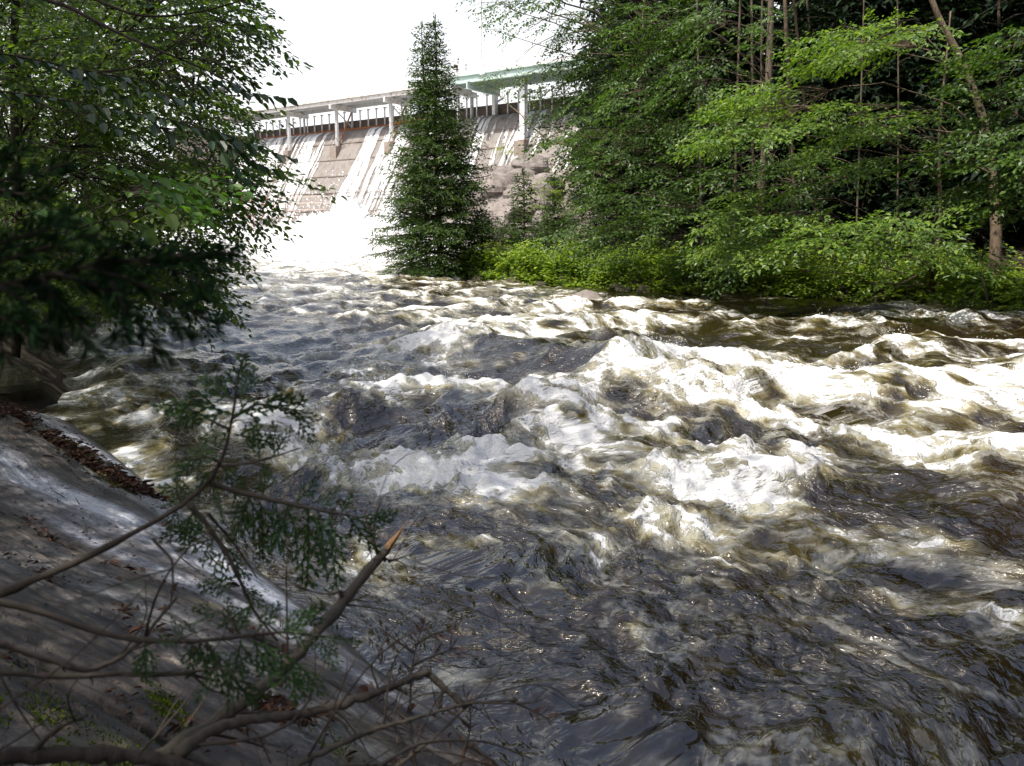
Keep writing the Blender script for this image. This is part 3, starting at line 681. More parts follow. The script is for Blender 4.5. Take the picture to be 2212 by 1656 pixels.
# ---------------------------------------------------------------- bedrock slab on the near bank
SA = np.array([-.653, .757]); SB = np.array([-.757, -.653]); S0 = np.array([-.04, 2.47])
def slab_l(s, d):
    """distance across the bedding, which cuts the shore at a slant"""
    return d-.40*np.where(s < 3.2, s, 3.2+.3*(s-3.2))+.05*fbm(s*.45, d*.7, 3, 305)
def slab_z(s, d):
    dd = d+.10*fbm(s*.35, d*.6, 3, 301)*smooth(0, .5, d)
    z = .50*(1-np.exp(-np.maximum(dd, 0)/.85)) + .13*np.maximum(dd, 0) - 1.1*np.maximum(-dd, 0)
    l = slab_l(s, d); inl = smooth(.02, .2, d)
    for c, a in ((-1.55, .03), (-1.2, .035), (-.93, .045), (-.60, .03), (-.27, .035), (.10, .06), (.30, .03), (.52, .045), (.78, .035), (1.05, .05), (1.4, .05), (1.9, .06)):
        e = l-c-.025*fbm(s*1.1, s*0+c*7, 4, 310)
        fade = (.25+.75*smooth(-.25, .3, perlin(s*.55, s*0+c*3.1, 311)))*inl
        z = z+a*fade*(smooth(-.006, .012, e)-smooth(.0, .30, e))-a*.7*fade*np.exp(-((e+.008)/.012)**2)
    pl = l*15+1.2*fbm(s*.5, d*1.2, 4, 340); fr_ = pl-np.floor(pl)
    z = z+.016*(fr_-smooth(.88, 1.0, fr_))*smooth(-.25, .3, perlin(s*.6, l*2.2, 345))*inl
    pl = l*42+2.0*fbm(s*.9, d*2, 4, 347); fr_ = pl-np.floor(pl)
    z = z+.005*(fr_-smooth(.85, 1.0, fr_))*smooth(-.1, .4, perlin(s*1.1, l*5, 348))*inl
    z = z+.012*fbm(s*.9, l*2.5, 4, 320)+.007*fbm(s*3.5, l*14, 5, 325)*inl
    for c, a in ((.085, .06), (-.99, .05), (.48, .035), (-.47, .03), (.98, .04), (-.2, .02)):
        e = l-c-.03*fbm(s*1.4, s*0+c, 4, 330)
        z = z-a*np.exp(-(e/.013)**2)*smooth(-.3, .15, perlin(s*.5, s*0+c*9, 331))*inl
    return z
def slab_p(s, d):
    z = slab_z(s, d); return np.stack([S0[0]+s*SA[0]+d*SB[0], S0[1]+s*SA[1]+d*SB[1], z], -1)
def build_slab():
    s = np.concatenate([np.linspace(-4.5, 6, 620), np.linspace(6.03, 8.2, 70)])
    d = np.concatenate([np.linspace(-1.2, -.1, 30), np.linspace(-.08, 2.2, 480), np.linspace(2.23, 6, 60)])
    Sg, Dg = np.meshgrid(s, d, indexing='ij')
    P = slab_p(Sg, Dg); P[..., 2] -= .9*smooth(6.2, 8.2, Sg)
    m, ns, ls, p = mat('bedrock')
    tc = node(ns, 'ShaderNodeAttribute', attribute_name='flow')
    def tex(scale, st, det=7, rough=.65):
        mp = node(ns, 'ShaderNodeMapping'); mp.inputs['Scale'].default_value = st; ls.new(tc.outputs['Vector'], mp.inputs['Vector'])
        t = node(ns, 'ShaderNodeTexNoise', Scale=scale, Detail=det, Roughness=rough, Distortion=.3); ls.new(mp.outputs[0], t.inputs['Vector']); return t
    a = tex(1.5, (.22, 1.9, 1)); b = tex(9, (.5, 1.4, 1), 8, .7); c = tex(30, (.75, 1.2, 1), 5, .75)
    r = ramp(ns, [(.32, (.012, .008, .006)), (.45, (.030, .022, .017)), (.55, (.048, .040, .034)), (.68, (.12, .12, .12))])
    ls.new(a.outputs['Fac'], r.inputs[0])
    r2 = ramp(ns, [(.34, (.22, .18, .16)), (.52, (1, 1, 1)), (.68, (1.8, 1.75, 1.7))]); ls.new(b.outputs['Fac'], r2.inputs[0])
    mx = node(ns, 'ShaderNodeMix', data_type='RGBA', blend_type='MULTIPLY'); mx.inputs['Factor'].default_value = .95
    ls.new(r.outputs[0], mx.inputs['A']); ls.new(r2.outputs[0], mx.inputs['B'])
    r3 = ramp(ns, [(.34, (.25, .22, .2)), (.5, (1, 1, 1)), (.66, (1.9, 1.9, 1.85))]); ls.new(c.outputs['Fac'], r3.inputs[0])
    mx2 = node(ns, 'ShaderNodeMix', data_type='RGBA', blend_type='MULTIPLY'); mx2.inputs['Factor'].default_value = .95
    ls.new(mx.outputs['Result'], mx2.inputs['A']); ls.new(r3.outputs[0], mx2.inputs['B'])
    bl = tex(8, (.7, 1.3, 1), 6, .66); r4 = ramp(ns, [(.40, (.30, .25, .21)), (.45, (1, 1, 1)), (.60, (1, 1, 1)), (.64, (2.3, 2.2, 2.0))]); ls.new(bl.outputs['Fac'], r4.inputs[0])
    mxb = node(ns, 'ShaderNodeMix', data_type='RGBA', blend_type='MULTIPLY'); mxb.inputs['Factor'].default_value = .85; ls.new(mx2.outputs['Result'], mxb.inputs['A']); ls.new(r4.outputs[0], mxb.inputs['B'])
    hc = tex(3.2, (.22, 1.6, 1), 5, .55); q1 = node(ns, 'ShaderNodeMath', operation='SUBTRACT'); ls.new(hc.outputs['Fac'], q1.inputs[0]); q1.inputs[1].default_value = .5; q2 = node(ns, 'ShaderNodeMath', operation='ABSOLUTE'); ls.new(q1.outputs[0], q2.inputs[0])
    r5 = ramp(ns, [(.0, (.12, .10, .09)), (.012, (.2, .17, .15)), (.022, (1, 1, 1))]); ls.new(q2.outputs[0], r5.inputs[0])
    mxc = node(ns, 'ShaderNodeMix', data_type='RGBA', blend_type='MULTIPLY'); mxc.inputs['Factor'].default_value = .8; ls.new(mxb.outputs['Result'], mxc.inputs['A']); ls.new(r5.outputs[0], mxc.inputs['B']); mx2 = mxc
    # mossy stain away from the water
    g = tex(2.3, (.6, 1.2, 1), 6); gm = node(ns, 'ShaderNodeMapRange', interpolation_type='SMOOTHSTEP'); ls.new(g.outputs['Fac'], gm.inputs[0])
    for i, v in zip(range(1, 5), (.58, .72, 0, .75)): gm.inputs[i].default_value = v
    mx3 = node(ns, 'ShaderNodeMix', data_type='RGBA'); ls.new(gm.outputs[0], mx3.inputs['Factor']); ls.new(mx2.outputs['Result'], mx3.inputs['A']); mx3.inputs['B'].default_value = (.05, .048, .018, 1)
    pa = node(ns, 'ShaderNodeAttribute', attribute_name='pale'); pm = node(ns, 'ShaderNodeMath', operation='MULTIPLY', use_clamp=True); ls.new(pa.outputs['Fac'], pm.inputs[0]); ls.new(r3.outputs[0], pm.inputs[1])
    mx4 = node(ns, 'ShaderNodeMix', data_type='RGBA'); ls.new(pm.outputs[0], mx4.inputs['Factor']); ls.new(mx3.outputs['Result'], mx4.inputs['A']); mx4.inputs['B'].default_value = (.36, .37, .41, 1)  # sky reflection mixed into the rock colour as a bluish grey
    wa = node(ns, 'ShaderNodeAttribute', attribute_name='wet'); wm = node(ns, 'ShaderNodeMath', operation='MULTIPLY'); ls.new(wa.outputs['Fac'], wm.inputs[0]); wm.inputs[1].default_value = .8
    mx5 = node(ns, 'ShaderNodeMix', data_type='RGBA'); ls.new(wm.outputs[0], mx5.inputs['Factor']); ls.new(mx4.outputs['Result'], mx5.inputs['A']); mx5.inputs['B'].default_value = (.018, .015, .011, 1)
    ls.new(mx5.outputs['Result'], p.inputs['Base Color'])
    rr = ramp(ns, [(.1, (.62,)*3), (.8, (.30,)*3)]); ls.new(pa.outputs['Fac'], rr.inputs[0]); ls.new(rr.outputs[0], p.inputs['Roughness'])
    hb = node(ns, 'ShaderNodeMath', operation='MULTIPLY_ADD'); ls.new(c.outputs['Fac'], hb.inputs[0]); hb.inputs[1].default_value = .3; ls.new(b.outputs['Fac'], hb.inputs[2])
    bp = node(ns, 'ShaderNodeBump', Strength=.9, Distance=.012); ls.new(hb.outputs[0], bp.inputs['Height']); ls.new(bp.outputs[0], p.inputs['Normal'])
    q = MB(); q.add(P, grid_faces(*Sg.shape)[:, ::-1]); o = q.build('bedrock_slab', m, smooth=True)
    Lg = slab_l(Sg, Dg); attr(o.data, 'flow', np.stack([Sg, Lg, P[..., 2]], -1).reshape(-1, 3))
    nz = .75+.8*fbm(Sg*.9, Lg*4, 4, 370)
    pale = np.exp(-((Lg+.40+.06*fbm(Sg*.8, Lg, 3, 371))/.13)**2)*1.4*smooth(1.0, 1.9, Sg)*smooth(4.8, 3.9, Sg) + 1.1*np.exp(-((Lg+1.25)/.12)**2)*smooth(2.2, 3.2, Sg) + .55*np.exp(-((Lg+.05)/.05)**2)*smooth(3, 2, Sg) + .85*np.exp(-((Dg-.2)/.10)**2)*smooth(.2, 1.6, Sg)*smooth(4.8, 3, Sg)  # bands where smooth rock mirrors the sky, painted as paler colour
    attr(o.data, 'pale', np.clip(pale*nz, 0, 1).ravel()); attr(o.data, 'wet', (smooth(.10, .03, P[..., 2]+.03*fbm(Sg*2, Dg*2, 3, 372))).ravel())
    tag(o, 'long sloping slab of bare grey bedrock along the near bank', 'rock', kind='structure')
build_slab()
def leaf_quads(base, dir_, nrm, L, Wd, fold=.12, six=False):
    """folded leaves as quads: base, right, tip, left (or two quads a leaf when six)"""
    n = len(base); L = np.broadcast_to(L, (n,))[:, None]; Wd = np.broadcast_to(Wd, (n,))[:, None]
    dir_ = unit(dir_); sd = unit(np.cross(dir_, nrm)); nn = np.cross(sd, dir_)
    if not six:
        V = np.stack([base, base+dir_*L*.45+sd*Wd*.5+nn*Wd*fold, base+dir_*L-nn*L*.10, base+dir_*L*.45-sd*Wd*.5+nn*Wd*fold], 1)
        return V.reshape(-1, 3), np.arange(n)[:, None]*4+np.array([[0, 1, 2, 3]])
    V = np.stack([base, base+dir_*L*.28+sd*Wd*.46+nn*Wd*fold, base+dir_*L*.66+sd*Wd*.40+nn*Wd*fold*.8-nn*L*.05, base+dir_*L-nn*L*.14,
                  base+dir_*L*.66-sd*Wd*.40+nn*Wd*fold*.8-nn*L*.05, base+dir_*L*.28-sd*Wd*.46+nn*Wd*fold], 1)
    F = (np.arange(n)[:, None, None]*6+np.array([[0, 1, 2, 3], [0, 3, 4, 5]])[None]).reshape(-1, 4)
    return V.reshape(-1, 3), F
def build_litter():
    """brown leaves and bark crumbs caught in the crevices, moss tufts beside them"""
    g = np.random.default_rng(17)
    bands = [(-1.02, 4.3, .75, .035, 900), (-1.06, 4.3, .8, .10, 500), (-.98, 5.7, .4, .10, 900), (-1.08, 3.5, .22, .07, 500), (-.62, 2.6, .22, .03, 160), (.09, 2.2, .6, .02, 260), (.48, .9, .5, .03, 160), (-.25, 1.35, .10, .03, 160), (.45, 1.25, .08, .02, 130), (.62, .25, .07, .03, 200), (.78, .1, .06, .03, 160), (.35, .6, 1.0, .3, 120), (.98, .4, .5, .03, 120)]
    Sx, Dx = [], []
    for d0, s0, ws, wd, n in bands:
        s = g.normal(s0, ws, n); Sx.append(s); Dx.append(d0+.40*np.where(s < 3.2, s, 3.2+.3*(s-3.2))+.07*fbm(s*1.8, s*0+d0, 4, 350)+g.normal(0, wd, n))
    s = np.concatenate(Sx); d = np.concatenate(Dx); k = (d > .06) & (perlin(s*2.3, s*0+3.7, 390)+.35*perlin(s*6, d*6, 391) > -.18); s, d = s[k], d[k]; n = len(s)
    b = slab_p(s, d)+np.stack([s*0, s*0, g.uniform(.0, .03, n)], -1)
    a = g.uniform(0, 2*PI, n); dr = np.stack([np.cos(a), np.sin(a), g.normal(0, .25, n)], -1); nr = np.stack([g.normal(0, .45, n), g.normal(0, .45, n), np.ones(n)], -1)
    L = g.uniform(.012, .045, n)*np.where(g.random(n) < .25, 1.5, .85)*np.where(s > 3, 1.35, 1)
    v, f = leaf_quads(b, dr, nr, L, L*g.uniform(.25, .6, n), .3, True)
    m = MB(); m.add(v, f); tag(m.build('leaf_litter', M['litter']), 'brown fallen leaves and bark crumbs caught in the rock crevices', 'leaf litter', kind='stuff')
    # needles and crumbs strewn all over the slab
    n = 5200; s = g.uniform(-1.2, 6.3, n); d = g.uniform(.08, 1.9, n); k = perlin(s*1.4, d*3, 395)+.5*perlin(s*5, d*8, 396) > -.05; s, d = s[k], d[k]; n = len(s)
    a = g.uniform(0, 2*PI, n); L = g.uniform(.006, .022, n)*(1+.10*s)
    v, f = leaf_quads(slab_p(s, d)+np.array([0, 0, .004]), np.stack([np.cos(a), np.sin(a), g.normal(0, .15, n)], -1), np.stack([g.normal(0, .3, n), g.normal(0, .3, n), np.ones(n)], -1), L, L*g.uniform(.15, .55, n), .25)
    m = MB(); m.add(v, f); tag(m.build('needle_litter', M['litter']), 'small brown needles and crumbs strewn over the rock slab', 'leaf litter', kind='stuff')
    # sticks among the litter
    m = MB()
    for _ in range(60):
        i = g.integers(n); q = g.uniform(-.6, .6); ss = s[i]+np.linspace(0, g.uniform(.06, .25), 4)*math.cos(q); ds = d[i]+np.linspace(0, .12, 4)*math.sin(q)
        m.tube(slab_p(ss, ds)+np.array([0, 0, .015]), g.uniform(.0015, .004), 5)
    tag(m.build('litter_sticks', M['twig']), 'short dead twigs lying on the rock slab', 'twigs', kind='stuff')
    ms = []
    for s0, d0, ws, wd, nn in ((4.25, .37, .45, .045, 4200), (3.6, .36, .15, .03, 900), (.25, 1.33, .16, .06, 2600), (.30, 1.02, .07, .02, 900), (.62, 1.5, .2, .08, 1800), (.1, .62, .05, .02, 500), (.02, 1.2, .1, .04, 900), (5.3, .45, .4, .05, 900)):
        ms.append(np.stack([g.normal(s0, ws, nn), d0+g.normal(0, wd, nn)], 1))
    q = np.vstack(ms); q = q[(q[:, 1] > .1) & (fbm(q[:, 0]*5, q[:, 1]*9, 3, 360) > -.25)]; n = len(q)
    b = slab_p(q[:, 0], q[:, 1])-np.array([0, 0, .003]); dr = np.stack([g.normal(0, .7, n), g.normal(0, .7, n), np.ones(n)], -1)
    v, f = leaf_quads(b, dr, g.normal(0, 1, (n, 3)), g.uniform(.005, .016, n), .007)
    m = MB(); m.add(v, f); tag(m.build('moss', M['moss']), 'green moss patches on the bedrock slab', 'moss', kind='stuff')
build_litter()

# ---------------------------------------------------------------- leaf sprays and trees
def rot_frame(heading, pitch, roll=0.0):
    f = np.array([math.cos(heading)*math.cos(pitch), math.sin(heading)*math.cos(pitch), math.sin(pitch)])
    sd = np.array([-math.sin(heading), math.cos(heading), 0.0]); up = np.cross(f, sd)
    s2 = sd*math.cos(roll)+up*math.sin(roll); u2 = np.cross(f, s2)
    return np.stack([f, s2, u2])
def make_spray(g, L=1.2, leaf=.10, nt=9, droop=.25, fan=.5, gap=.55, tilt=.35):
    """flat leafy branch along +x: returns leaf base, direction, normal, length and its twig polylines"""
    B, Dv, Nv, Ln, tw = [], [], [], [], []
    ax = lambda t: np.array([t*L, .10*L*math.sin(t*3+ph), -droop*L*t*t])
    ph = g.uniform(0, 6)
    tw.append((np.array([ax(t) for t in np.linspace(0, 1, 5)]), .007*L, .002))
    def leaves(p0, d0, ln, start=.15):
        k = max(2, int(ln/(leaf*gap))); t = np.linspace(start, 1, k)
        for i, tt in enumerate(t):
            sgn = 1 if i % 2 else -1
            pos = p0+d0*ln*tt+np.array([0, 0, -.16*ln*tt*tt])
            side = np.array([-d0[1], d0[0], 0]); dd = unit(d0*.75+side*sgn*.75+np.array([0, 0, g.normal(-.30, .22)])) if i < k-1 else d0
            B.append(pos); Dv.append(dd); Nv.append(np.array([g.normal(0, tilt), g.normal(0, tilt), 1.0])); Ln.append(leaf*g.uniform(.65, 1.15))
    for i in range(nt):
        t = .12+.86*i/(nt-1); sgn = 1 if i % 2 else -1
        ln = L*fan*(1.05-.75*t)*g.uniform(.75, 1.15); an = sgn*g.uniform(.6, .95)
        d0 = np.array([math.cos(an), math.sin(an), g.normal(.0, .12)])
        leaves(ax(t), d0, ln); tw.append((np.array([ax(t), ax(t)+d0*ln*.5, ax(t)+d0*ln+np.array([0, 0, -.16*ln])]), .0035, .0015))
    leaves(ax(.72), unit(ax(1)-ax(.72)), L*.3)
    return np.array(B), np.array(Dv), np.array(Nv), np.array(Ln), tw
def spray_lib(seed, n=8, **kw):
    g = np.random.default_rng(seed); return [make_spray(g, **kw) for _ in range(n)]
class Crown:
    def __init__(s): s.L = [[], [], [], []]; s.tw = MB(); s.ntw = 0
    def put(s, sp, base, R, scale=1.0, twigs=2):
        B, Dv, Nv, Ln, tw = sp
        s.L[0].append(base+scale*(B@R)); s.L[1].append(Dv@R); s.L[2].append(Nv@R); s.L[3].append(Ln*scale)
        for P, r0, r1 in tw[:twigs]: s.tw.tube(base+scale*(P@R), np.linspace(r0, r1, len(P)), 3, cap=False); s.ntw += 1
    def build(s, parent, mt, wr=.55, six=False, name='crown', twig_mat=None):
        b, d, n, L = (np.concatenate(q) for q in s.L)
        v, f = leaf_quads(b, d, n, L, L*wr, .13, six)
        m = MB(); m.add(v, f, 0)
        if s.ntw:
            vv, ff, _ = np.vstack(s.tw.v), np.vstack(s.tw.f), 0
            m.v.append(vv); m.f.append(np.where(ff >= 0, ff+m.n, -1)); m.n += len(vv); m.m.append(np.full(len(ff), 1))
        return m.build(name, [mt, twig_mat or M['twig']], parent)
def bez(a, b, sag=.0, n=7, side=None):
    a, b = np.asarray(a, float), np.asarray(b, float); t = np.linspace(0, 1, n)[:, None]
    P = a+(b-a)*t; P[:, 2] += sag*np.linalg.norm(b-a)*(4*t*(1-t))[:, 0]
    if side is not None: P += side*(np.sin(t*PI))
    return P
def tree_at(name, label, cat, trunk_pts, trunk_r, targets, lib, leaf_mt, g, bark='bark', group=None, limb_r=.03, face=None, wr=.55, six=False, scale=(.8, 1.2), pitch=(-.45, .1), per=1, spread=.7, rise=.35, extra_twigs=2, gather=1.3):
    """tree whose limbs reach from the trunk to the given leafy places"""
    T = thing(name, label, cat, group)
    tp = np.asarray(trunk_pts, float); k = np.linspace(0, len(tp)-1, 40)
    tp = np.stack([np.interp(k, np.arange(len(tp)), tp[:, i]) for i in range(3)], 1)
    wob = g.normal(0, 1, (4, 2))
    tt = np.linspace(0, 1, 40)
    for i in range(2): tp[:, i] += trunk_r*.5*sum(wob[j, i]*np.sin(tt*(j+2)*2.1+j) for j in range(4))
    rr = trunk_r*(1-.72*tt)*(1+.9*np.exp(-tt*22))
    m = MB(); m.tube(tp, rr, 10); c = Crown(); lm = MB(); nl = 0
    targets = np.array(targets, float); order = g.permutation(len(targets)); heads = []; mine = {}
    for q in order:
        P = targets[q]
        if heads:
            dd = [np.linalg.norm((P-targets[k])*[1, 1, 1.6]) for k in heads]; k = int(np.argmin(dd))
            if dd[k] < gather: mine[q] = k; continue
        heads.append(q); mine[q] = len(heads)-1
    limbs = []
    for q in heads:
        P = targets[q]; h = np.hypot(*(P[:2]-tp[0, :2]))
        za = np.clip(P[2]-rise*h, tp[3, 2], tp[-2, 2]); i = int(np.argmin(np.abs(tp[:, 2]-za)))
        L = np.linalg.norm(P-tp[i]); pts = bez(tp[i], P, .06+.05*g.normal(), 10, g.normal(0, .07, 3)*L); pts[1:-1] += g.normal(0, .012*L, (8, 3))
        lm.tube(pts, np.linspace(min(limb_r*max(.5, L/3.5), rr[i]*.6), .006, 10), 5, cap=False); nl += 1; limbs.append(pts)
    for q in range(len(targets)):
        P = targets[q]; lp = limbs[mine[q]]; dd = np.linalg.norm(lp-P, axis=1)+np.linspace(.5, 0, 10); j = int(np.argmin(dd))
        j = max(2, j-1); L = np.linalg.norm(P-lp[j]); pts = bez(lp[j], P, .05, 8)
        if L > .2: lm.tube(pts, np.linspace(.009, .003, 8), 3, cap=False)
        d = P-lp[max(0, j-3)]; hd0 = math.atan2(d[1], d[0])
        for _ in range(per):
            hd = hd0+g.normal(0, spread)
            if face is not None and g.random() < .6: hd = face+g.normal(0, spread)
            c.put(lib[g.integers(len(lib))], P+g.normal(0, .05, 3), rot_frame(hd, g.uniform(*pitch), g.normal(0, .22)), g.uniform(*scale), extra_twigs)
            if L > 1.4 and g.random() < .7:
                j = g.integers(4, 7); c.put(lib[g.integers(len(lib))], pts[j], rot_frame(hd0+g.choice([-1, 1])*g.uniform(.5, 1.2), g.uniform(*pitch), g.normal(0, .2)), g.uniform(*scale)*.85, extra_twigs)
    m.build('trunk', M[bark], T, True)
    if nl: lm.build('limbs', M[bark], T, True)
    c.build(T, leaf_mt, wr, six)
    return T
def in_poly(poly, n, y0, y1, g, grid=None):
    """n places whose sight lines fall in a 2212 px outline, at forward distances y0..y1"""
    poly = np.asarray(poly, float); lo, hi = poly.min(0), poly.max(0); out = []
    while len(out) < n:
        u, v = g.uniform(lo, hi); ins = False
        for i in range(len(poly)):
            a, b = poly[i], poly[(i+1) % len(poly)]
            if (a[1] > v) != (b[1] > v) and u < (b[0]-a[0])*(v-a[1])/(b[1]-a[1])+a[0]: ins = not ins
        if ins: out.append(at_y(u, v, g.uniform(y0, y1)))
    return out
def cluster(u, v, ru, rv, y, n, g, dy=1.0):
    """n places in a flat leafy layer centred on a sight line"""
    c = at_y(u, v, y); k = y/FPX; a = g.uniform(0, 2*PI, n); r = np.sqrt(g.random(n))
    return [c+np.array([ru*k*r[i]*math.cos(a[i]), dy*r[i]*math.sin(a[i]), rv*k*g.uniform(-1, 1)-.10*dy*r[i]*0]) for i in range(n)]

# conifers
def conifer_mesh(g, H, R, whorls, per, tuft=(.13, .045), base=.12, droop=.25, lift=.12, dens=10, top=1.0, sparse=0.0, power=.85, jit=.7):
    c = [[], [], [], []]; br = MB(); nb = 0
    for w in range(whorls):
        f0 = w/whorls
        for k in range(per if f0 < .9 else max(3, per-2)):
            if g.random() < sparse: continue
            f = min(max(f0+g.uniform(-jit, jit)/whorls, 0), .995); z = H*(base+(1-base)*f**.92); rr = R*((1-f)**power)*(1-.22*math.exp(-f*9))+.10
            a = 2*PI*(k+g.uniform(-.35, .35))/per+w*1.3; L = rr*g.uniform(.7, 1.12); t = np.linspace(0, 1, 7)
            up = .35*f+.02
            rad = L*t; zz = z + L*(up*t - droop*(1-f)*t*t*1.2 + lift*t**3*1.1) ; ca, sa = math.cos(a), math.sin(a)
            zz = zz+L*g.normal(0, .10)*t; P = np.stack([rad*ca, rad*sa, zz], 1); br.tube(P, np.linspace(.012+.010*L, .003, 7), 3, cap=False); nb += 1
            side = np.array([-sa, ca, 0.])
            nt = max(4, int(L*dens*.8))
            for i in range(nt):
                s = .12+.88*(i+g.random())/nt; p0 = np.array([np.interp(s, t, P[:, q]) for q in range(3)])
                sg = 1 if i % 2 else -1; tl = min(.75, L*.42)*(1.12-s)*g.uniform(.7, 1.2)+.10
                d0 = unit(np.array([ca, sa, 0])*.75+side*sg*.75+np.array([0, 0, g.normal(-.10-.35*droop, .28)]))
                n2 = max(2, int(tl/tuft[0]*2.6)); u = np.linspace(.05, 1, n2)
                pos = p0+d0*tl*u[:, None]; pos[:, 2] -= .25*droop*tl*u**2
                s2 = np.cross(d0, [0, 0, 1]); alt = np.where(np.arange(n2) % 2, 1, -1)[:, None]
                dd = unit(d0[None]*.9+s2[None]*alt*g.uniform(.4, .8, (n2, 1))+np.array([0, 0, 1])*g.normal(.05, .45, (n2, 1)))
                c[0].append(pos); c[1].append(dd); c[2].append(np.stack([g.normal(0, .6, n2), g.normal(0, .6, n2), np.ones(n2)], 1)); c[3].append(tuft[0]*g.uniform(.7, 1.25, n2))
    # leader
    n2 = int(14*top); zz = np.linspace(H*.94, H*1.0, n2); a = g.uniform(0, 6.28, n2)
    c[0].append(np.stack([zz*0, zz*0, zz], 1)); c[1].append(np.stack([np.cos(a)*.5, np.sin(a)*.5, np.ones(n2)], 1)); c[2].append(g.normal(0, 1, (n2, 3))); c[3].append(np.full(n2, tuft[0]))
    b, d, nn, L = (np.concatenate(q) for q in c)
    v, f = leaf_quads(b, d, nn, L, L*tuft[1]/tuft[0], .2)
    return v, f, br
def conifer(name, label, cat, loc, g, H, R, whorls, per, mt, bark='dark_bark', tr=.12, group=None, **kw):
    v, f, br = conifer_mesh(g, H, R, whorls, per, **kw)
    T = thing(name, label, cat, group, loc)
    m = MB(); zz = np.linspace(-.4, H, 14); m.tube(np.stack([.05*np.sin(zz), .04*np.cos(zz*1.3), zz], 1), np.linspace(tr, .012, 14), 9); m.build('trunk', M[bark], T, True)
    m = MB(); m.add(v, f, 0); vv, ff = np.vstack(br.v), np.vstack(br.f); m.v.append(vv); m.f.append(np.where(ff >= 0, ff+m.n, -1)); m.n += len(vv); m.m.append(np.full(len(ff), 1))
    m.build('crown', [mt, M[bark]], T)
    return T
# ---------------------------------------------------------------- the trees
def gz(x, y): return float(ground_z(np.array([[float(x)]]), np.array([[float(y)]]))[0, 0])
def grounded(x, y): return np.array([x, y, gz(x, y)-.15])
G = np.random.default_rng(77)
# the spruce in the middle, with its second leader
p = at_y(948, 560, 29.6); p = grounded(p[0], p[1]); p[2] = max(p[2], .25)
sp = conifer('spruce_tree', 'tall dark green spruce with two pointed tops at the water edge before the dam', 'spruce', p, np.random.default_rng(5), 9.1, 3.15, 25, 15, M['needle'], tr=.12, base=.02, dens=15, droop=.42, lift=.26, tuft=(.16, .048), power=1.14, jit=.36)
v, f, br = conifer_mesh(np.random.default_rng(9), 2.9, .70, 16, 6, tuft=(.13, .05), base=.03, dens=14)
m = MB(); m.tube([(-.30, -.1, 6.0), (-.42, -.1, 7.0), (-.47, -.1, 8.75)], [.05, .035, .01], 7); m.build('second_leader', M['dark_bark'], sp, True)
m = MB(); m.add(v+np.array([-.45, -.1, 5.9]), f); m.build('second_crown', M['needle'], sp)

lib_b = spray_lib(1, 9, L=1.3, leaf=.128, nt=10, droop=.20, fan=.55, gap=.50)
lib_m = spray_lib(2, 9, L=1.05, leaf=.125, nt=8, droop=.34, fan=.55, gap=.55, tilt=.5)
def back_off(P, want=2.0):
    """move a leafy place inland until it no longer hangs over the water"""
    P = np.array(P, float)
    for _ in range(40):
        if P[2] > 9.5 or float(river_sd(P[:1], P[1:2])[0]) > want: break
        P = P+unit(P-[0, 0, CAM_H])*.3
    return P
# wide leafy tree that closes the view beside the dam
ga = np.random.default_rng(31)
A_poly = [(1045, -120), (1140, 40), (1190, 110), (1165, 190), (1200, 320), (1240, 420), (1260, 520), (1330, 570), (1440, 540), (1490, 430), (1560, 330), (1580, -120)]
tg = in_poly(A_poly, 165, 22.5, 27.5, ga) + cluster(1085, 10, 60, 40, 24, 9, ga) + cluster(1130, 165, 70, 30, 23.5, 12, ga, .8) + cluster(1100, 70, 50, 40, 24.5, 8, ga) + cluster(1290, 110, 80, 60, 22.5, 14, ga, .8) + cluster(1210, 250, 60, 60, 23, 12, ga, .8) + [np.array([ga.uniform(3, 12), ga.uniform(26, 31), ga.uniform(3, 13)]) for _ in range(50)]
tg += in_poly(A_poly, 260, 23.0, 26, ga)
tg = [back_off(q) for q in tg]
b0 = grounded(7.4, 28.2)
tree_at('leafy_tree', 'wide bright green leafy tree hanging over the gap beside the dam', 'tree', [b0, b0+[-.6, .2, 4], b0+[-1.3, .4, 8], b0+[-1.2, .3, 13.5]], .21, tg, lib_m, M['leaf'], ga, face=math.radians(215), limb_r=.028)
# clump of stems behind the middle of the bank
gb = np.random.default_rng(32)
tg = []
for u, v, ru, rv, y, n in ((1530, 250, 110, 60, 21.0, 16), (1560, 350, 120, 50, 20.6, 15), (1490, 60, 130, 60, 21.5, 18), (1400, 380, 110, 40, 21.2, 14), (1370, 235, 110, 50, 21.8, 14), (1480, 150, 100, 50, 21.2, 14), (1440, 470, 110, 40, 20.8, 13), (1600, 470, 110, 40, 20.4, 12), (1560, 545, 120, 30, 20.3, 12), (1330, 320, 90, 50, 22.2, 12), (1620, 30, 90, 50, 21.4, 10), (1300, 470, 80, 60, 22.6, 12), (1740, 350, 110, 30, 19.5, 8), (1760, 420, 90, 26, 19.2, 7)):
    tg += cluster(u, v, ru, rv, y, int(n*1.25), gb, 1.2)
b0 = grounded(7.2, 22.6)
tree_at('leafy_tree', 'mid green leafy tree with layered branches in the middle of the far bank', 'tree', [b0, b0+[.0, .1, 4], b0+[-.2, .3, 8], b0+[.2, .3, 13]], .15, tg+[np.array([gb.uniform(5, 9), gb.uniform(22, 25), gb.uniform(3, 12)]) for _ in range(26)], lib_b, M['leaf'], gb, face=math.radians(215), limb_r=.022)
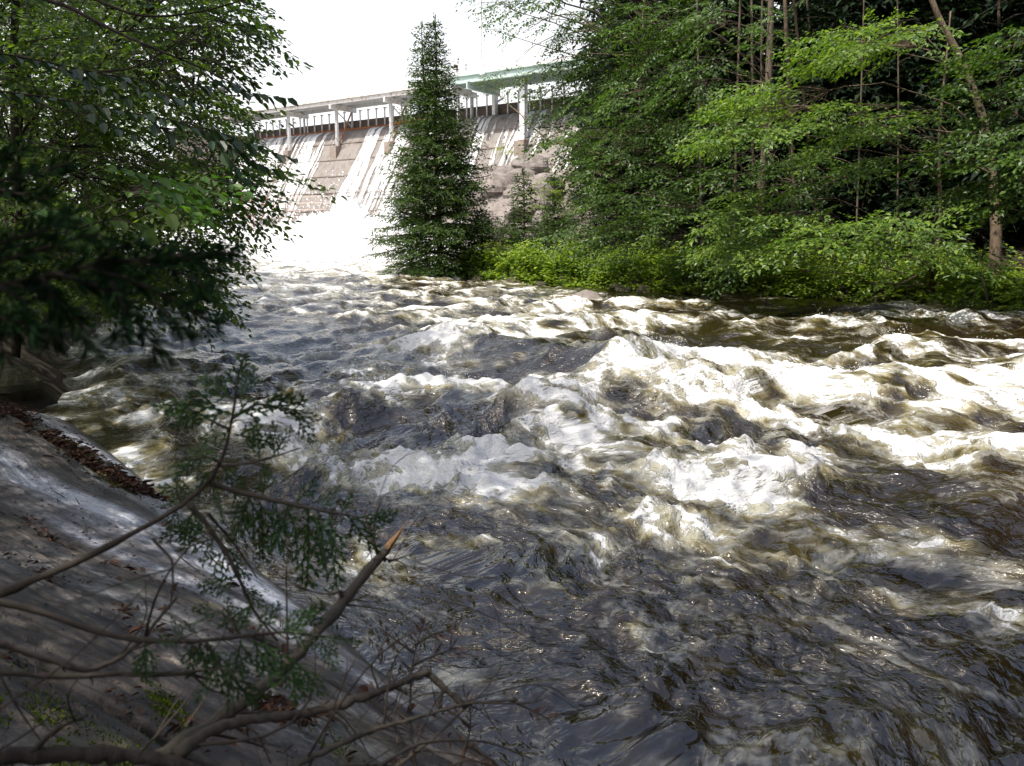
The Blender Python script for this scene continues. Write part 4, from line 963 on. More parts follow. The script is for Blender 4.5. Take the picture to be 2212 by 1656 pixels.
# leaning tan trunk at right with bright flat sprays
gc = np.random.default_rng(33)
def lean(v): return at_y(np.interp(v, [-160, 0, 250, 520, 560], [1985, 2040, 2100, 2158, 2168]), v, np.interp(v, [-160, 560], [18.9, 18.2]))
t0 = lean(545); t0[2] = gz(t0[0], t0[1])-.2
tp = [t0]+[lean(v) for v in (500, 400, 250, 100, 0, -160, -320)]
def sprays(specs, g, dy=1.2):
    o = []
    for u, v, ru, rv, y, n in specs: o += cluster(u, v, ru, rv, y, int(n*1.2), g, dy)
    return o
tg = sprays([(1720, 205, 90, 22, 17.2, 13), (1660, 260, 90, 20, 16.9, 12), (1790, 270, 110, 28, 16.8, 15), (1600, 300, 60, 16, 16.8, 6), (1930, 92, 110, 26, 17.0, 16), (1850, 115, 60, 16, 16.9, 6), (1960, 45, 60, 18, 17.5, 5)], gc)
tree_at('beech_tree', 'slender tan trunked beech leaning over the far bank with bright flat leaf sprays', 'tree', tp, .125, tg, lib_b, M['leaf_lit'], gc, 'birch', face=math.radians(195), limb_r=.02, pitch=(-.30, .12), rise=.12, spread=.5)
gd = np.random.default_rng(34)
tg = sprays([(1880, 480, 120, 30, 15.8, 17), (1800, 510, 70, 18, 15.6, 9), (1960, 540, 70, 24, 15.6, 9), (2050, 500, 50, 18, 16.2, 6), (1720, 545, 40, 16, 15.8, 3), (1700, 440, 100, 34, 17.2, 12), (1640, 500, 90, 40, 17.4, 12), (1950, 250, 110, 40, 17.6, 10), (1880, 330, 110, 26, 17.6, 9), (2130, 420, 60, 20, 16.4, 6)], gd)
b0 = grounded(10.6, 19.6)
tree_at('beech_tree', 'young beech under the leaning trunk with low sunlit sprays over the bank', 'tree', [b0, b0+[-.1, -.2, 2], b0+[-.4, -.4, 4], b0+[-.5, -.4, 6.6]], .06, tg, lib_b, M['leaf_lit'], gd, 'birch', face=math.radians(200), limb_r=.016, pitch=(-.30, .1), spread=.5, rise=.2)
ge = np.random.default_rng(35)
tg = sprays([(2150, 335, 80, 22, 15.6, 10), (2190, 120, 60, 40, 16, 8), (2190, 270, 50, 40, 15.8, 6), (2240, 420, 60, 40, 15.5, 8), (2260, 200, 60, 80, 15.5, 10), (2300, 340, 80, 80, 15.2, 12), (2130, 220, 50, 20, 16.5, 4)], ge)
b0 = grounded(13.6, 17.6)
tree_at('beech_tree', 'beech at the picture edge whose green sprays reach in beside the leaning trunk', 'tree', [b0, b0+[0, 0, 3], b0+[-.2, 0, 7], b0+[0, 0, 10]], .1, tg, lib_b, M['leaf'], ge, 'birch', face=math.radians(185), limb_r=.016, pitch=(-.30, .1), spread=.5, rise=.2)

# dim forest behind: hemlocks on the slope
gh = np.random.default_rng(41)
protos = []
hem = [('hemlock_tree', 12.5, 2.9, 30, 7), ('hemlock_tree', 15, 3.3, 34, 7), ('hemlock_tree', 9, 2.6, 26, 7)]
for i, (nm, H, R, wv, pr) in enumerate(hem):
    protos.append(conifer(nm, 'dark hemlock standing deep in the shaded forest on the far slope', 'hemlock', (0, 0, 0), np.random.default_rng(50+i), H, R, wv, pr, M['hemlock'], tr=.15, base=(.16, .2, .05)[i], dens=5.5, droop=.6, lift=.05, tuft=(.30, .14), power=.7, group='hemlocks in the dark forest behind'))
used = [False]*3; pts = []
front = [(6.6, 27.4), (8.8, 26.0), (9.4, 24.2), (11.2, 24.6), (12.2, 22.8), (13.6, 23.8), (14.6, 21.4), (15.6, 23.0), (15.8, 19.4), (17.4, 21.2), (18.2, 18.6), (17.0, 16.0), (19.8, 16.6), (8.0, 29.2), (4.6, 30.5)]
while len(pts) < 92:
    x = gh.uniform(1.5, 44); y = gh.uniform(20, 50)
    if len(pts) < len(front): x, y = front[len(pts)]
    sd = float(river_sd(np.array([x]), np.array([y]))[0])
    if len(pts) >= len(front) and (sd < 3.8 or (x < 9 and y > 33 and x/y < .10) or x < .07*y+1.2): continue
    if len(pts) >= len(front) and min([9]+[math.hypot(x-a, y-b) for a, b in pts]) < 1.75: continue
    pts.append((x, y)); k = len(pts) % 3
    o = protos[k] if not used[k] else copy_tree(protos[k]); used[k] = True
    o.location = grounded(x, y); o.rotation_euler = (gh.normal(0, .02), gh.normal(0, .02), gh.uniform(0, 6.28)); s = gh.uniform(.85, 1.2); o.scale = (s, s, s)
# bare lower trunks of the forest that show pale in the dark
stem = []
TR = [(1700, 15.5, 'birch', 23.4, .09, 4), (1722, 0, 'birch', 23.6, .06, 9), (1745, 0, 'bark', 24.5, .05, 7), (1388, 0, 'birch', 28.5, .085, -3), (1600, 0, 'bark', 24, .05, -2), (1625, 0, 'bark', 25, .06, 1), (1655, 0, 'bark', 24.5, .05, 0), (1865, 0, 'bark', 22, .03, -2), (1935, 0, 'bark', 22.5, .03, 1), (2160, 0, 'bark', 22, .06, 1), (1510, 0, 'bark', 23.5, .045, 2)]
desc = ['thick tan trunk of the pale stem clump high in the forest gap', 'thinner tan trunk rising just beside the thick tan one', 'thinnest stem of the pale clump in the forest gap', 'sunlit orange brown trunk showing through the wide leafy tree']
for i, (u, _, bk, y, r, lean_) in enumerate(TR):
    a = at_y(u+lean_*6, 520, y); a = grounded(a[0], a[1]); b = at_y(u-lean_*4, -260, y)
    T = thing('bare_trunk', desc[i] if i < 4 else 'thin dark bare trunk standing in the shaded forest', 'tree trunk', 'bare trunks in the shaded forest')
    m = MB(); mid = (a+b)/2+gh.normal(0, .12, 3); t = np.linspace(0, 1, 12)[:, None]; P = a*(1-t)**2+2*mid*t*(1-t)+b*t*t
    m.tube(P, np.linspace(r*1.0, r*.45, 12), 8); m.build('trunk', M[bk], T, True)
    m = MB()
    for _ in range(9):
        k = gh.integers(3, 11); d = np.array([gh.normal(), gh.normal(), gh.uniform(-.2, .25)]); L = gh.uniform(.5, 1.5)
        m.tube(bez(P[k], P[k]+unit(d)*L, .06, 5, gh.normal(0, .06, 3)), np.linspace(.012, .003, 5), 4)
    tag(m.build('dead_twigs', M[bk], T), kind='stuff')

# low saplings and brush along the far bank
gs = np.random.default_rng(43)
lib_s = spray_lib(3, 8, L=.7, leaf=.095, nt=7, droop=.3, fan=.6, gap=.6, tilt=.5)
def shrub(label, x, y, H, R, n, mt, group, name='shrub', lib=lib_s, cat='shrub'):
    b = grounded(x, y); T = thing(name, label, cat, group, b); c = Crown(); m = MB()
    for i in range(n):
        a = gs.uniform(0, 6.28); f = gs.uniform(.15, 1); z = H*f; r = R*gs.uniform(.2, 1)*(1-.55*f)
        P = np.array([math.cos(a)*r, math.sin(a)*r, z+.1]); c.put(lib[gs.integers(len(lib))], P, rot_frame(a+gs.normal(0, .5), gs.uniform(-.3, .5), gs.normal(0, .3)), gs.uniform(.6, 1.1), 1)
        if i % 4 == 0: m.tube(bez((0, 0, 0), P, .1, 5), np.linspace(.018, .004, 5), 4)
    m.build('stems', M['twig'], T); c.build(T, mt, .55); return T
brush_labels = ['low dark leafy shrub at the water edge under the beech', 'rounded dark shrub in shade at the foot of the far slope', 'spreading green shrub below the leaning trunk', 'dim leafy shrub beside the last stones of the far bank', 'dark shrub behind the bright herb strip', 'leafy bush where the sunlit strip turns to shade', 'shaded bush near the right edge of the far bank', 'low bush in the dark between two shrubs', 'shaded shrub close behind the herb strip end', 'broad dim bush under the low beech sprays']
for i, (u, v, y) in enumerate(((1660, 600, 20.3), (1760, 605, 19.6), (1900, 600, 18.4), (2060, 610, 17.6), (1470, 560, 26.0), (1600, 585, 24.0), (2150, 620, 17.2), (1830, 615, 18.6), (1540, 570, 25.0), (1980, 600, 18.6))):
    q = at_y(u, v, y); shrub(brush_labels[i], q[0], q[1], gs.uniform(.8, 1.5), gs.uniform(.9, 1.5), 34, M['leaf'], 'shrubs along the far bank')
q = at_y(1075, 520, 29.5); shrub('bright broad leaved bush just beside the spruce', q[0], q[1], 1.5, .8, 34, M['leaf_lit'], 'shrubs along the far bank')
for u_, v_, y_, lb_ in ((1085, 470, 37, 'leafy bush growing out of the rubble behind the tall spruce'), (1150, 505, 34, 'low leafy bush in front of the rubble slope'), (1205, 440, 37, 'leafy bush at the edge of the rubble under the wide tree'), (1120, 530, 30, 'green bush right beside the small spruce')):
    q = at_y(u_, v_, y_); shrub(lb_, q[0], q[1], 1.6, 1.2, 40, M['leaf'], 'shrubs along the far bank')
q = at_y(1180, 430, 40.0); shrub('yellow green bush on the rocks at the side of the spillway', q[0], q[1], 3.2, 1.6, 60, M['herb'], 'shrubs along the far bank')
for i, (u, v, y, H, R, lb) in enumerate(((1130, 555, 30.5, 3.4, 1.1, 'small dark spruce sapling next to the tall spruce'), (1195, 555, 28.5, 2.5, 1.0, 'little hemlock half hidden behind the bright herbs'), (1330, 560, 28.0, 5.0, 1.6, 'dark drooping hemlock in front of the forest gap'), (1040, 560, 30.5, 2.4, 1.0, 'short bushy spruce tucked behind the tall one'))):
    q = at_y(u, v, y); conifer('spruce_sapling', lb, 'young conifer', grounded(q[0], q[1]), np.random.default_rng(60+i), H, R, 18, 7, M['needle'] if i != 2 else M['hemlock'], tr=.04, base=.04, dens=9, droop=.35, tuft=(.15, .05), group='young conifers on the far bank')

# herb and grass strip along the far water edge
def build_herbs():
    g = np.random.default_rng(44); B, Dv, N, L, Wd = [], [], [], [], []; bl = [[], [], [], [], []]
    rb = RIGHT[2:8]; seg = np.diff(rb, axis=0); ln = np.hypot(*seg.T); cum = np.concatenate([[0], np.cumsum(ln)])
    n = 2600; s = np.where(g.random(n) < .74, g.uniform(cum[1]*.95, cum[-1]*.93, n), g.uniform(0, cum[1], n))
    k = np.clip(np.searchsorted(cum, s)-1, 0, len(seg)-1); P = rb[k]+seg[k]*((s-cum[k])/ln[k])[:, None]
    nr = np.stack([-seg[k][:, 1], seg[k][:, 0]], 1)/ln[k][:, None]; nr *= np.where((nr[:, 0] > 0) | (nr[:, 1] > 0), 1, -1)[:, None]
    off = np.abs(g.normal(0, .9, n))-.15; P = P+nr*off[:, None]
    z = ground_z(P[:, 0], P[:, 1])
    tall = np.where(s > cum[1]*.85, .88, .45)+.32*fbm(P[:, 0]*.9, P[:, 1]*.9, 2, 400)
    clump = fbm(P[:, 0]*1.3, P[:, 1]*1.3, 2, 405)
    for i in range(n):
        h = max(.2, tall[i]*g.uniform(.55, 1.2)+.25*clump[i])*(.45 if off[i] < .12 else 1); st = unit(np.array([g.normal(-.10, .2), g.normal(-.15, .2), 1])); b = np.array([*P[i], z[i]-.03])
        if g.random() < .70:
            q = int(9+h*16); t = g.uniform(.25, 1, q)**.8; a = np.arange(q)*2.4+g.uniform(0, 6); r = g.uniform(.02, .16, q)*(1.25-.7*t)
            B.append(b+st*h*t[:, None]+np.stack([np.cos(a)*r, np.sin(a)*r, 0*r], 1)); Dv.append(np.stack([np.cos(a), np.sin(a), g.uniform(-.35, .25, q)], 1)); N.append(np.stack([g.normal(-.1, .3, q), g.normal(-.15, .3, q), np.ones(q)], 1))
            l = g.uniform(.10, .20, q)*(1.2-.45*t); L.append(l); Wd.append(l*.58)
        else:
            q = 7; a = g.uniform(0, 6.28, q)
            bl[0].append(b+np.stack([g.normal(0, .06, q), g.normal(0, .06, q), np.zeros(q)], 1)); bl[1].append(np.stack([np.cos(a)*.45, np.sin(a)*.45, np.ones(q)], 1)); bl[2].append(np.stack([g.normal(0, .4, q), g.normal(-1, .4, q), g.normal(.6, .3, q)], 1))
            l = h*g.uniform(.6, 1.05, q); bl[3].append(l); bl[4].append(np.full(q, .022))
    m = MB(); v, f = leaf_quads(*(np.concatenate(q) for q in (B, Dv, N, L, Wd))); m.add(v, f); tag(m.build('herb_growth', M['herb']), 'bright leafy herbs along the far water edge', kind='stuff')
    m = MB(); v, f = leaf_quads(*(np.concatenate(q) for q in bl)); m.add(v, f); tag(m.build('grass', M['grass']), 'tall grass blades along the far water edge', kind='stuff')
build_herbs()

# boulders at the dam toe and along the banks
def boulder(label, c, r, seed, mt='boulder', group=None, moss=0):
    g = np.random.default_rng(seed); th = np.linspace(0, PI, 15); ph = np.linspace(0, 2*PI, 23); A, Bb = np.meshgrid(th, ph, indexing='ij')
    n = np.stack([np.sin(A)*np.cos(Bb), np.sin(A)*np.sin(Bb), np.cos(A)], -1)
    k = 1.0
    cuts = unit(g.normal(0, 1, (9, 3))); rad = np.full(A.shape, 1.25)
    for q in cuts:
        dt = n@q; rad = np.minimum(rad, np.where(dt > .2, g.uniform(.72, 1.0)/np.maximum(dt, .2), 9))
    rad = rad*(1+.07*fbm(n[..., 0]*2+seed, n[..., 1]*2+n[..., 2], 3, 500)); rad[:, -1] = rad[:, 0]
    m = MB(); m.add(n*rad[..., None]*np.asarray(r), grid_faces(15, 23)); o = m.build('boulder', M[mt]); o.location = c; o.rotation_euler = (0, 0, g.uniform(0, 6)); return tag(o, label, 'boulder', group)
gk = np.random.default_rng(45)
kinds = ['flat pinkish slab', 'broken grey block', 'angular brown boulder', 'low tilted slab', 'split grey rock', 'rounded pale boulder']
where = ['on the rubble slope beside the spillway', 'in the rubble behind the spruce', 'at the foot of the dry brush', 'under the yellow green bush', 'low in the rubble near the small spruce', 'at the top of the rubble slope']
BP = [(1060, 400, 47, 1.5), (1100, 420, 46, 1.2), (1140, 405, 46, 1.4), (1090, 450, 44, 1.3), (1130, 450, 43, 1.2), (1160, 430, 43, 1.1), (1060, 440, 45, 1.1), (1110, 480, 41, 1.1), (1150, 480, 40, 1.0), (1170, 385, 47, 1.3), (1120, 375, 49, 1.4), (1080, 375, 50, 1.5), (1150, 350, 50, 1.3), (1070, 490, 41, 1.0), (1190, 460, 41, 1.2), (1040, 470, 43, 1.0)]
for i, (u, v, y, r) in enumerate(BP):
    boulder(f'{kinds[i % 6]} {where[(i*5+i//6) % 6]}', at_y(u, v, y)-np.array([0, 0, .5]), (r*gk.uniform(.8, 1.3), r*gk.uniform(.7, 1.1), r*gk.uniform(.45, .75)), 600+i, group='boulders beside the spillway')
def rubble():
    """the stony slope the boulders lie on"""
    U, V = np.meshgrid(np.linspace(0, 1, 60), np.linspace(0, 1, 60), indexing='ij')
    X = -1.5+U*16; Y = 37+V*17; Z = 1.0+4.6*smooth(0, 1, V)*smooth(-.05, .3, U)+.5*fbm(X*.5, Y*.5, 5, 700); Z = Z-3*smooth(.1, 0, U)-3*smooth(.08, 0, V)
    m = MB(); m.add(np.stack([X, Y, Z], -1), grid_faces(60, 60)); tag(m.build('rubble_slope', M['boulder'], smooth=False), 'stony slope beside the spillway', kind='structure')
    g = np.random.default_rng(46); n = 900; x = g.uniform(1.0, 8, n); y = g.uniform(42, 52, n)
    z = 1.0+4.6*smooth(0, 1, (y-37)/17)*smooth(-.05, .3, (x+1.5)/16)+.5*fbm(x*.5, y*.5, 5, 700)
    v, f = leaf_quads(np.stack([x, y, z], 1), np.stack([g.normal(0, 1, n), g.normal(0, 1, n), g.uniform(.1, .9, n)], 1), g.normal(0, 1, (n, 3)), g.uniform(.4, 1.1, n), .03)
    m = MB(); m.add(v, f); tag(m.build('dry_brush', M['straw']), 'dry fallen brush on the rubble slope', kind='stuff')
rubble()
q = at_y(1090, 285, 58); shrub('small green tuft growing on the spillway face', 0, 0, .9, .7, 22, M['herb'], None, 'weed_tuft', cat='weed')
o = bpy.data.objects['weed_tuft']; tt = t_of(506, 3.4); o.location = D(tt, 3.3, float(face_z(np.array(3.3))))
rk = boulder('wet amber boulder just breaking the water near the far bank', on_z(1262, 652, .05), (.5, .35, .28), 640, 'boulder')
for i, (u, v, z, r, lb) in enumerate(((15, 830, .2, (.27, .32, .24), 'dark mossy rock beside the start of the slab'),)):
    boulder(lb, on_z(u, v+20, z), r, 660+i, 'mossrock' if 'mossrock' in M else 'boulder')

# waterline stones of the far bank
gw = np.random.default_rng(48)
for i in range(20):
    k = gw.integers(2, 6); f = gw.random(); q = RIGHT[k]*(1-f)+RIGHT[k+1]*f+gw.normal(0, .18, 2); r = gw.uniform(.12, .34)
    boulder('dark wet stone lying at the waterline of the far bank', (q[0], q[1], float(water_level(np.array(q[1])))+.02), (r*1.4, r, r*.6), 700+i, 'mossrock', 'waterline stones of the far bank')
# ---------------------------------------------------------------- near bank trees
gl = np.random.default_rng(51)
lib_l = spray_lib(4, 9, L=.85, leaf=.085, nt=9, droop=.30, fan=.6, gap=.55, tilt=.5)
L_poly = [(-60, -120), (440, -120), (440, 90), (400, 150), (390, 230), (450, 290), (500, 350), (490, 420), (430, 500), (390, 600), (340, 650), (250, 640), (-60, 640)]
tg = in_poly(L_poly, 560, 8.0, 13.5, gl)
b0 = grounded(-8.8, 12.5)
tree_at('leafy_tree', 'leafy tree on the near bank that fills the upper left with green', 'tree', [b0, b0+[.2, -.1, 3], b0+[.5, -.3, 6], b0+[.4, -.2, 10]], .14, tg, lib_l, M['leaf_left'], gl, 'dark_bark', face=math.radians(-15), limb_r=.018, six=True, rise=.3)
tg = in_poly([(380, -100), (490, -100), (500, 60), (440, 120), (380, 130)], 20, 9, 11, gl)+cluster(470, 50, 50, 50, 10, 6, gl, .5)+cluster(430, 20, 60, 40, 10, 8, gl, .5)
tg += in_poly([(380, 180), (470, 250), (515, 300), (480, 420), (440, 480), (380, 480)], 44, 10, 13, gl)+in_poly([(300, 560), (400, 560), (395, 640), (340, 655)], 10, 11, 13, gl)
b0 = grounded(-9.8, 15.5)
tree_at('leafy_tree', 'farther leafy tree on the near bank reaching out toward the dam', 'tree', [b0, b0+[.6, -.3, 3], b0+[1.2, -.8, 6], b0+[1.5, -1.0, 9]], .12, tg, lib_l, M['leaf'], gl, 'dark_bark', face=math.radians(5), limb_r=.018, six=True, rise=.3)
tg = in_poly([(200, 380), (420, 380), (430, 440), (220, 450)], 9, 6.5, 7.5, gl)
lib_mp = spray_lib(6, 5, L=.5, leaf=.11, nt=5, droop=.2, fan=.6, gap=.7, tilt=.4)
b0 = grounded(-6.4, 8.3)
tree_at('maple_sapling', 'bright maple sapling catching light in the shaded near bank', 'sapling', [b0, b0+[.6, -.3, 1.2], b0+[1.2, -.6, 2.6]], .025, tg, lib_mp, M['leaf_maple'], gl, 'twig', face=math.radians(0), limb_r=.006, six=True, wr=.85, scale=(.7, 1.0))
# forest further up the near bank, and the crowns that shade the slab and this side of the river
gm = np.random.default_rng(52)
lib_g = spray_lib(7, 6, L=1.9, leaf=.22, nt=9, droop=.25, fan=.6, gap=.6, tilt=.4)
def shade_tree(label, x, y, H, R, n, z0):
    b = grounded(x, y); tg = []
    for _ in range(n):
        a = gm.uniform(0, 6.28); f = gm.uniform(0, 1); r = R*math.sqrt(gm.random())*(1-.45*f); tg.append(b+np.array([math.cos(a)*r, math.sin(a)*r, z0+(H-z0)*f]))
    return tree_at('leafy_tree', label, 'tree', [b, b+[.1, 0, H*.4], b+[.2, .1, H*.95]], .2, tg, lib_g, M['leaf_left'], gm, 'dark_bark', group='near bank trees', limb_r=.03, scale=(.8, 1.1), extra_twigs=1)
for x, y, H, R, n, z0, lb in NEAR_TREES:
    shade_tree(lb, x, y, H, R, n, z0)
lib_g = spray_lib(8, 6, L=1.5, leaf=.13, nt=10, droop=.28, fan=.6, gap=.55, tilt=.5)
for x, y, H, R, n, z0, lb in FAR_TREES:
    shade_tree(lb, x, y, H, R, n, z0)
# ---------------------------------------------------------------- branches close to the viewpoint
IR = np.array([1.0, 0, 0]); IU = np.array([0, SP, CP]); IB = np.array([0, -CP, SP])
def PD(pts): return np.array([at_d(u, v, d) for u, v, d in pts])
def smooth_line(P, n=24):
    P = np.asarray(P, float); t = np.concatenate([[0], np.cumsum(np.linalg.norm(np.diff(P, axis=0), axis=1))]); tt = np.linspace(0, t[-1], n)
    Q = np.stack([np.interp(tt, t, P[:, i]) for i in range(3)], 1)
    for _ in range(2): Q[1:-1] = (Q[:-2]+2*Q[1:-1]+Q[2:])/4
    return Q
def knobbly(P, r0, r1, g, k=.16, n=7, m=None, mi=0):
    L = len(P); r = np.linspace(r0, r1, L)*(1+k*np.clip(g.normal(0, 1, L), -1, 1.8)); P = P+g.normal(0, .12, P.shape)*np.linspace(r0, r1, L)[:, None]
    (m or MB()).tube(P, r, n, mi); return m
gf = np.random.default_rng(81)
def frond_mesh(g, L=.12):
    """flat cedar frond along +x: scale-clad shoots branching in one plane"""
    B, Dv, Ln, Wd = [], [], [], []
    def chain(p, a, ln, w):
        n = max(2, int(ln/.009)); x = np.array(p, float)
        for i in range(n):
            a += g.normal(-.0, .05); st = np.array([math.cos(a), math.sin(a), g.normal(0, .06)])*ln/n
            B.append(x.copy()); Dv.append(st); Ln.append(ln/n*1.35); Wd.append(w*(1-.35*i/n)); x = x+st
        return x
    n = int(L/.0125); ca = 0.0; x = np.zeros(3); curve = g.normal(0, .35)/n
    for i in range(n):
        t = i/n; ca += curve; st = np.array([math.cos(ca), math.sin(ca), -.10*t])*L/n
        B.append(x.copy()); Dv.append(st); Ln.append(L/n*1.35); Wd.append(.0085)
        if i > 0:
            sg = 1 if i % 2 else -1; ln = .062*(1.05-.85*t)*g.uniform(.75, 1.1)*(L/.12); a = ca+sg*g.uniform(.65, .9)
            m = max(2, int(ln/.011)); y = x.copy(); aa = a
            for j in range(m):
                aa -= sg*.05; s2 = np.array([math.cos(aa), math.sin(aa), g.normal(-.05, .05)])*ln/m
                B.append(y.copy()); Dv.append(s2); Ln.append(ln/m*1.35); Wd.append(.0078)
                if j: 
                    q = 1 if j % 2 else -1; chain(y, aa+q*g.uniform(.55, .85), ln*.36*(1.1-j/m)+.008, .0070)
                y = y+s2
        x = x+st
    n = len(B); v, f = leaf_quads(np.array(B), np.array(Dv), np.stack([g.normal(0, .12, n), g.normal(0, .12, n), np.ones(n)], 1), np.array(Ln), np.array(Wd), .22)
    mb = MB(); mb.add(v, f); return mb.mesh('frond', M['cedar'])
FR = [frond_mesh(gf, L) for L in (.12, .12, .11, .13, .09, .10)]
def put_frond(parent, u, v, d, ang, px, g):
    a = math.radians(ang); o = link('frond', FR[g.integers(6)], parent); o.location = at_d(u, v, d+g.uniform(-.03, .03))
    X = unit(IR*math.cos(a)+IU*math.sin(a)+IB*g.normal(0, .28)); N = unit(IB+.5*g.normal(0, 1, 3)*[1, 1, 1]); Y = unit(np.cross(N, X)); N = np.cross(X, Y)
    s = px/FPX*d/.115*1.22
    from mathutils import Matrix
    o.rotation_euler = Matrix((X, Y, N)).transposed().to_euler(); o.scale = (s, s, s)
def cedar(label, stems, fronds, d0):
    T = thing('cedar_branch', label, 'cedar branch')
    for i, (pts, r0, r1) in enumerate(stems):
        P = smooth_line(PD(pts), 26); m = MB(); knobbly(P, r0, r1, gf, .14, 7, m); m.build('stem' if i == 0 else 'side_stem', M['twig'], T, True)
    for u, v, a, px in fronds: put_frond(T, u+gf.normal(0, 3), v+gf.normal(0, 3), d0+.0001*u, a+gf.normal(0, 6), px*gf.uniform(.9, 1.15), gf)
    return T
cedar('living cedar branch rising from the left over the rock with flat green fronds', [
    ([(-320, 1420, .80), (-40, 1300, .82), (120, 1235, .83), (250, 1175, .85), (390, 1095, .88), (470, 1030, .90), (490, 970, .91), (500, 905, .91), (515, 850, .92), (512, 812, .92)], .0062, .0013),
    ([(500, 905, .91), (555, 872, .92), (620, 885, .92), (648, 905, .92)], .0022, .0008), ([(497, 930, .91), (440, 900, .91), (400, 880, .90)], .0022, .0008),
    ([(478, 1008, .90), (545, 1000, .90), (600, 985, .91), (650, 968, .92)], .0022, .0007), ([(455, 1045, .90), (540, 1070, .90), (620, 1088, .91), (700, 1105, .92), (800, 1122, .93)], .0036, .0009),
    ([(480, 1000, .90), (440, 985, .90), (405, 1000, .89)], .0022, .0008), ([(405, 1088, .88), (445, 1130, .89), (490, 1195, .90), (520, 1260, .91), (548, 1320, .92), (600, 1385, .93)], .0036, .0012),
    ([(395, 1095, .88), (380, 1060, .88), (384, 1035, .88)], .002, .0008), ([(330, 1165, .87), (372, 1210, .86), (374, 1265, .86), (368, 1310, .86)], .0020, .0007), ([(450, 1110, .9), (510, 1180, .93), (556, 1250, .95)], .0020, .0008)],
    [(513, 845, 92, 85), (508, 870, 130, 85), (518, 868, 55, 80), (500, 900, 155, 105), (507, 905, 28, 105), (497, 930, 195, 80), (502, 935, -15, 95), (560, 876, 0, 95), (610, 884, -35, 75), (640, 900, -60, 60), (585, 874, 60, 50), (440, 900, 150, 75), (415, 885, 175, 60), (430, 895, 215, 65),
     (480, 985, 200, 95), (482, 985, 150, 70), (440, 988, -140, 65), (410, 998, 190, 50), (470, 1015, -160, 75), (478, 1010, -60, 50), (560, 1000, 95, 65), (590, 992, 60, 60), (600, 985, 115, 60), (560, 1000, -50, 55), (460, 1040, -75, 70), (430, 1062, 165, 60), (400, 1085, 190, 60), (395, 1085, 110, 55), (500, 1058, -70, 65),
     (535, 1070, -100, 75), (560, 1075, -92, 100), (590, 1082, -84, 115), (622, 1090, -88, 125), (655, 1098, -78, 110), (685, 1104, -82, 115), (715, 1108, -76, 105), (745, 1112, -60, 85), (775, 1118, -25, 70), (798, 1122, -5, 50), (640, 1090, 45, 55), (690, 1103, 50, 55), (735, 1110, 40, 50), (570, 1075, 70, 45),
     (445, 1130, -150, 65), (470, 1165, 200, 75), (490, 1195, -140, 90), (500, 1210, -30, 65), (515, 1245, -160, 85), (525, 1265, -40, 60), (545, 1310, -150, 70), (480, 1180, -70, 70), (460, 1150, 160, 60), (560, 1340, -40, 60), (385, 1100, -110, 45), (420, 1105, -100, 60)], .86)
cedar('lower cedar branch drooping in front of the rock across the bottom left', [
    ([(-300, 1230, .70), (-20, 1297, .72), (60, 1312, .73), (160, 1350, .75), (235, 1374, .76), (310, 1384, .77), (420, 1388, .79), (520, 1376, .81), (620, 1362, .82), (715, 1378, .83)], .0046, .0012),
    ([(445, 1388, .79), (470, 1430, .79), (500, 1490, .79)], .002, .0008), ([(540, 1374, .81), (600, 1400, .82), (660, 1450, .82)], .002, .0008), ([(520, 1376, .81), (500, 1340, .81), (470, 1320, .81)], .002, .0008)],
    [(430, 1385, -110, 90), (450, 1390, -80, 100), (470, 1430, -120, 80), (480, 1440, -60, 80), (495, 1480, -90, 75), (505, 1488, -50, 60), (470, 1420, 190, 60), (520, 1380, -95, 80), (545, 1380, -70, 90), (575, 1385, -85, 80), (600, 1400, -60, 75), (630, 1420, -90, 80), (655, 1450, -60, 65), (660, 1445, -110, 60), (500, 1345, 110, 60), (475, 1322, 160, 60), (485, 1330, 200, 55), (515, 1370, 70, 55), (560, 1370, 55, 65), (600, 1364, 40, 70), (640, 1362, 25, 75), (680, 1370, 0, 65), (710, 1376, -15, 60), (690, 1374, -60, 60), (620, 1364, -40, 70), (400, 1386, 120, 50), (410, 1388, -100, 60), (310, 1384, -85, 85), (322, 1386, -100, 65), (335, 1386, 10, 60), (440, 1380, 140, 60)], .74)

def stick(name, label, cat, lines, mt='stick'):
    T = thing(name, label, cat); big = MB()
    for i, (pts, r0, r1) in enumerate(lines):
        P = smooth_line(PD(pts), 44 if i == 0 else 16); m = MB(); knobbly(P, r0, r1, gf, .17, 9 if i == 0 else 6, m)
        m.build('branch' if i == 0 else 'twig', M[mt], T, True)
        for _ in range(9 if i == 0 else 2):                  # short side twigs, stubs and knots
            k = gf.integers(2, len(P)-2); tg_ = unit(P[k+1]-P[k-1]); d = unit(tg_*gf.uniform(.2, .9)+unit(np.cross(tg_, gf.normal(0, 1, 3)))*gf.uniform(.5, 1)); L = gf.choice([.012, .05, .10, .17])*gf.uniform(.6, 1.2)
            q = bez(P[k], P[k]+d*L, .04, 8, gf.normal(0, .12, 3)*L); rr0 = min(r0*.38, .0008+.008*L if L > .03 else .0035); big.tube(q, np.linspace(rr0, .0005 if L > .03 else rr0*.6, 8), 5)
            if L > .06:
                d2 = unit(d+gf.normal(0, .6, 3)); big.tube(bez(q[4], q[4]+d2*L*.5, .03, 5), np.linspace(rr0*.5, .0004, 5), 4)
    tag(big.build('twiglets', M['twig'], T, True), kind='stuff')
    return T
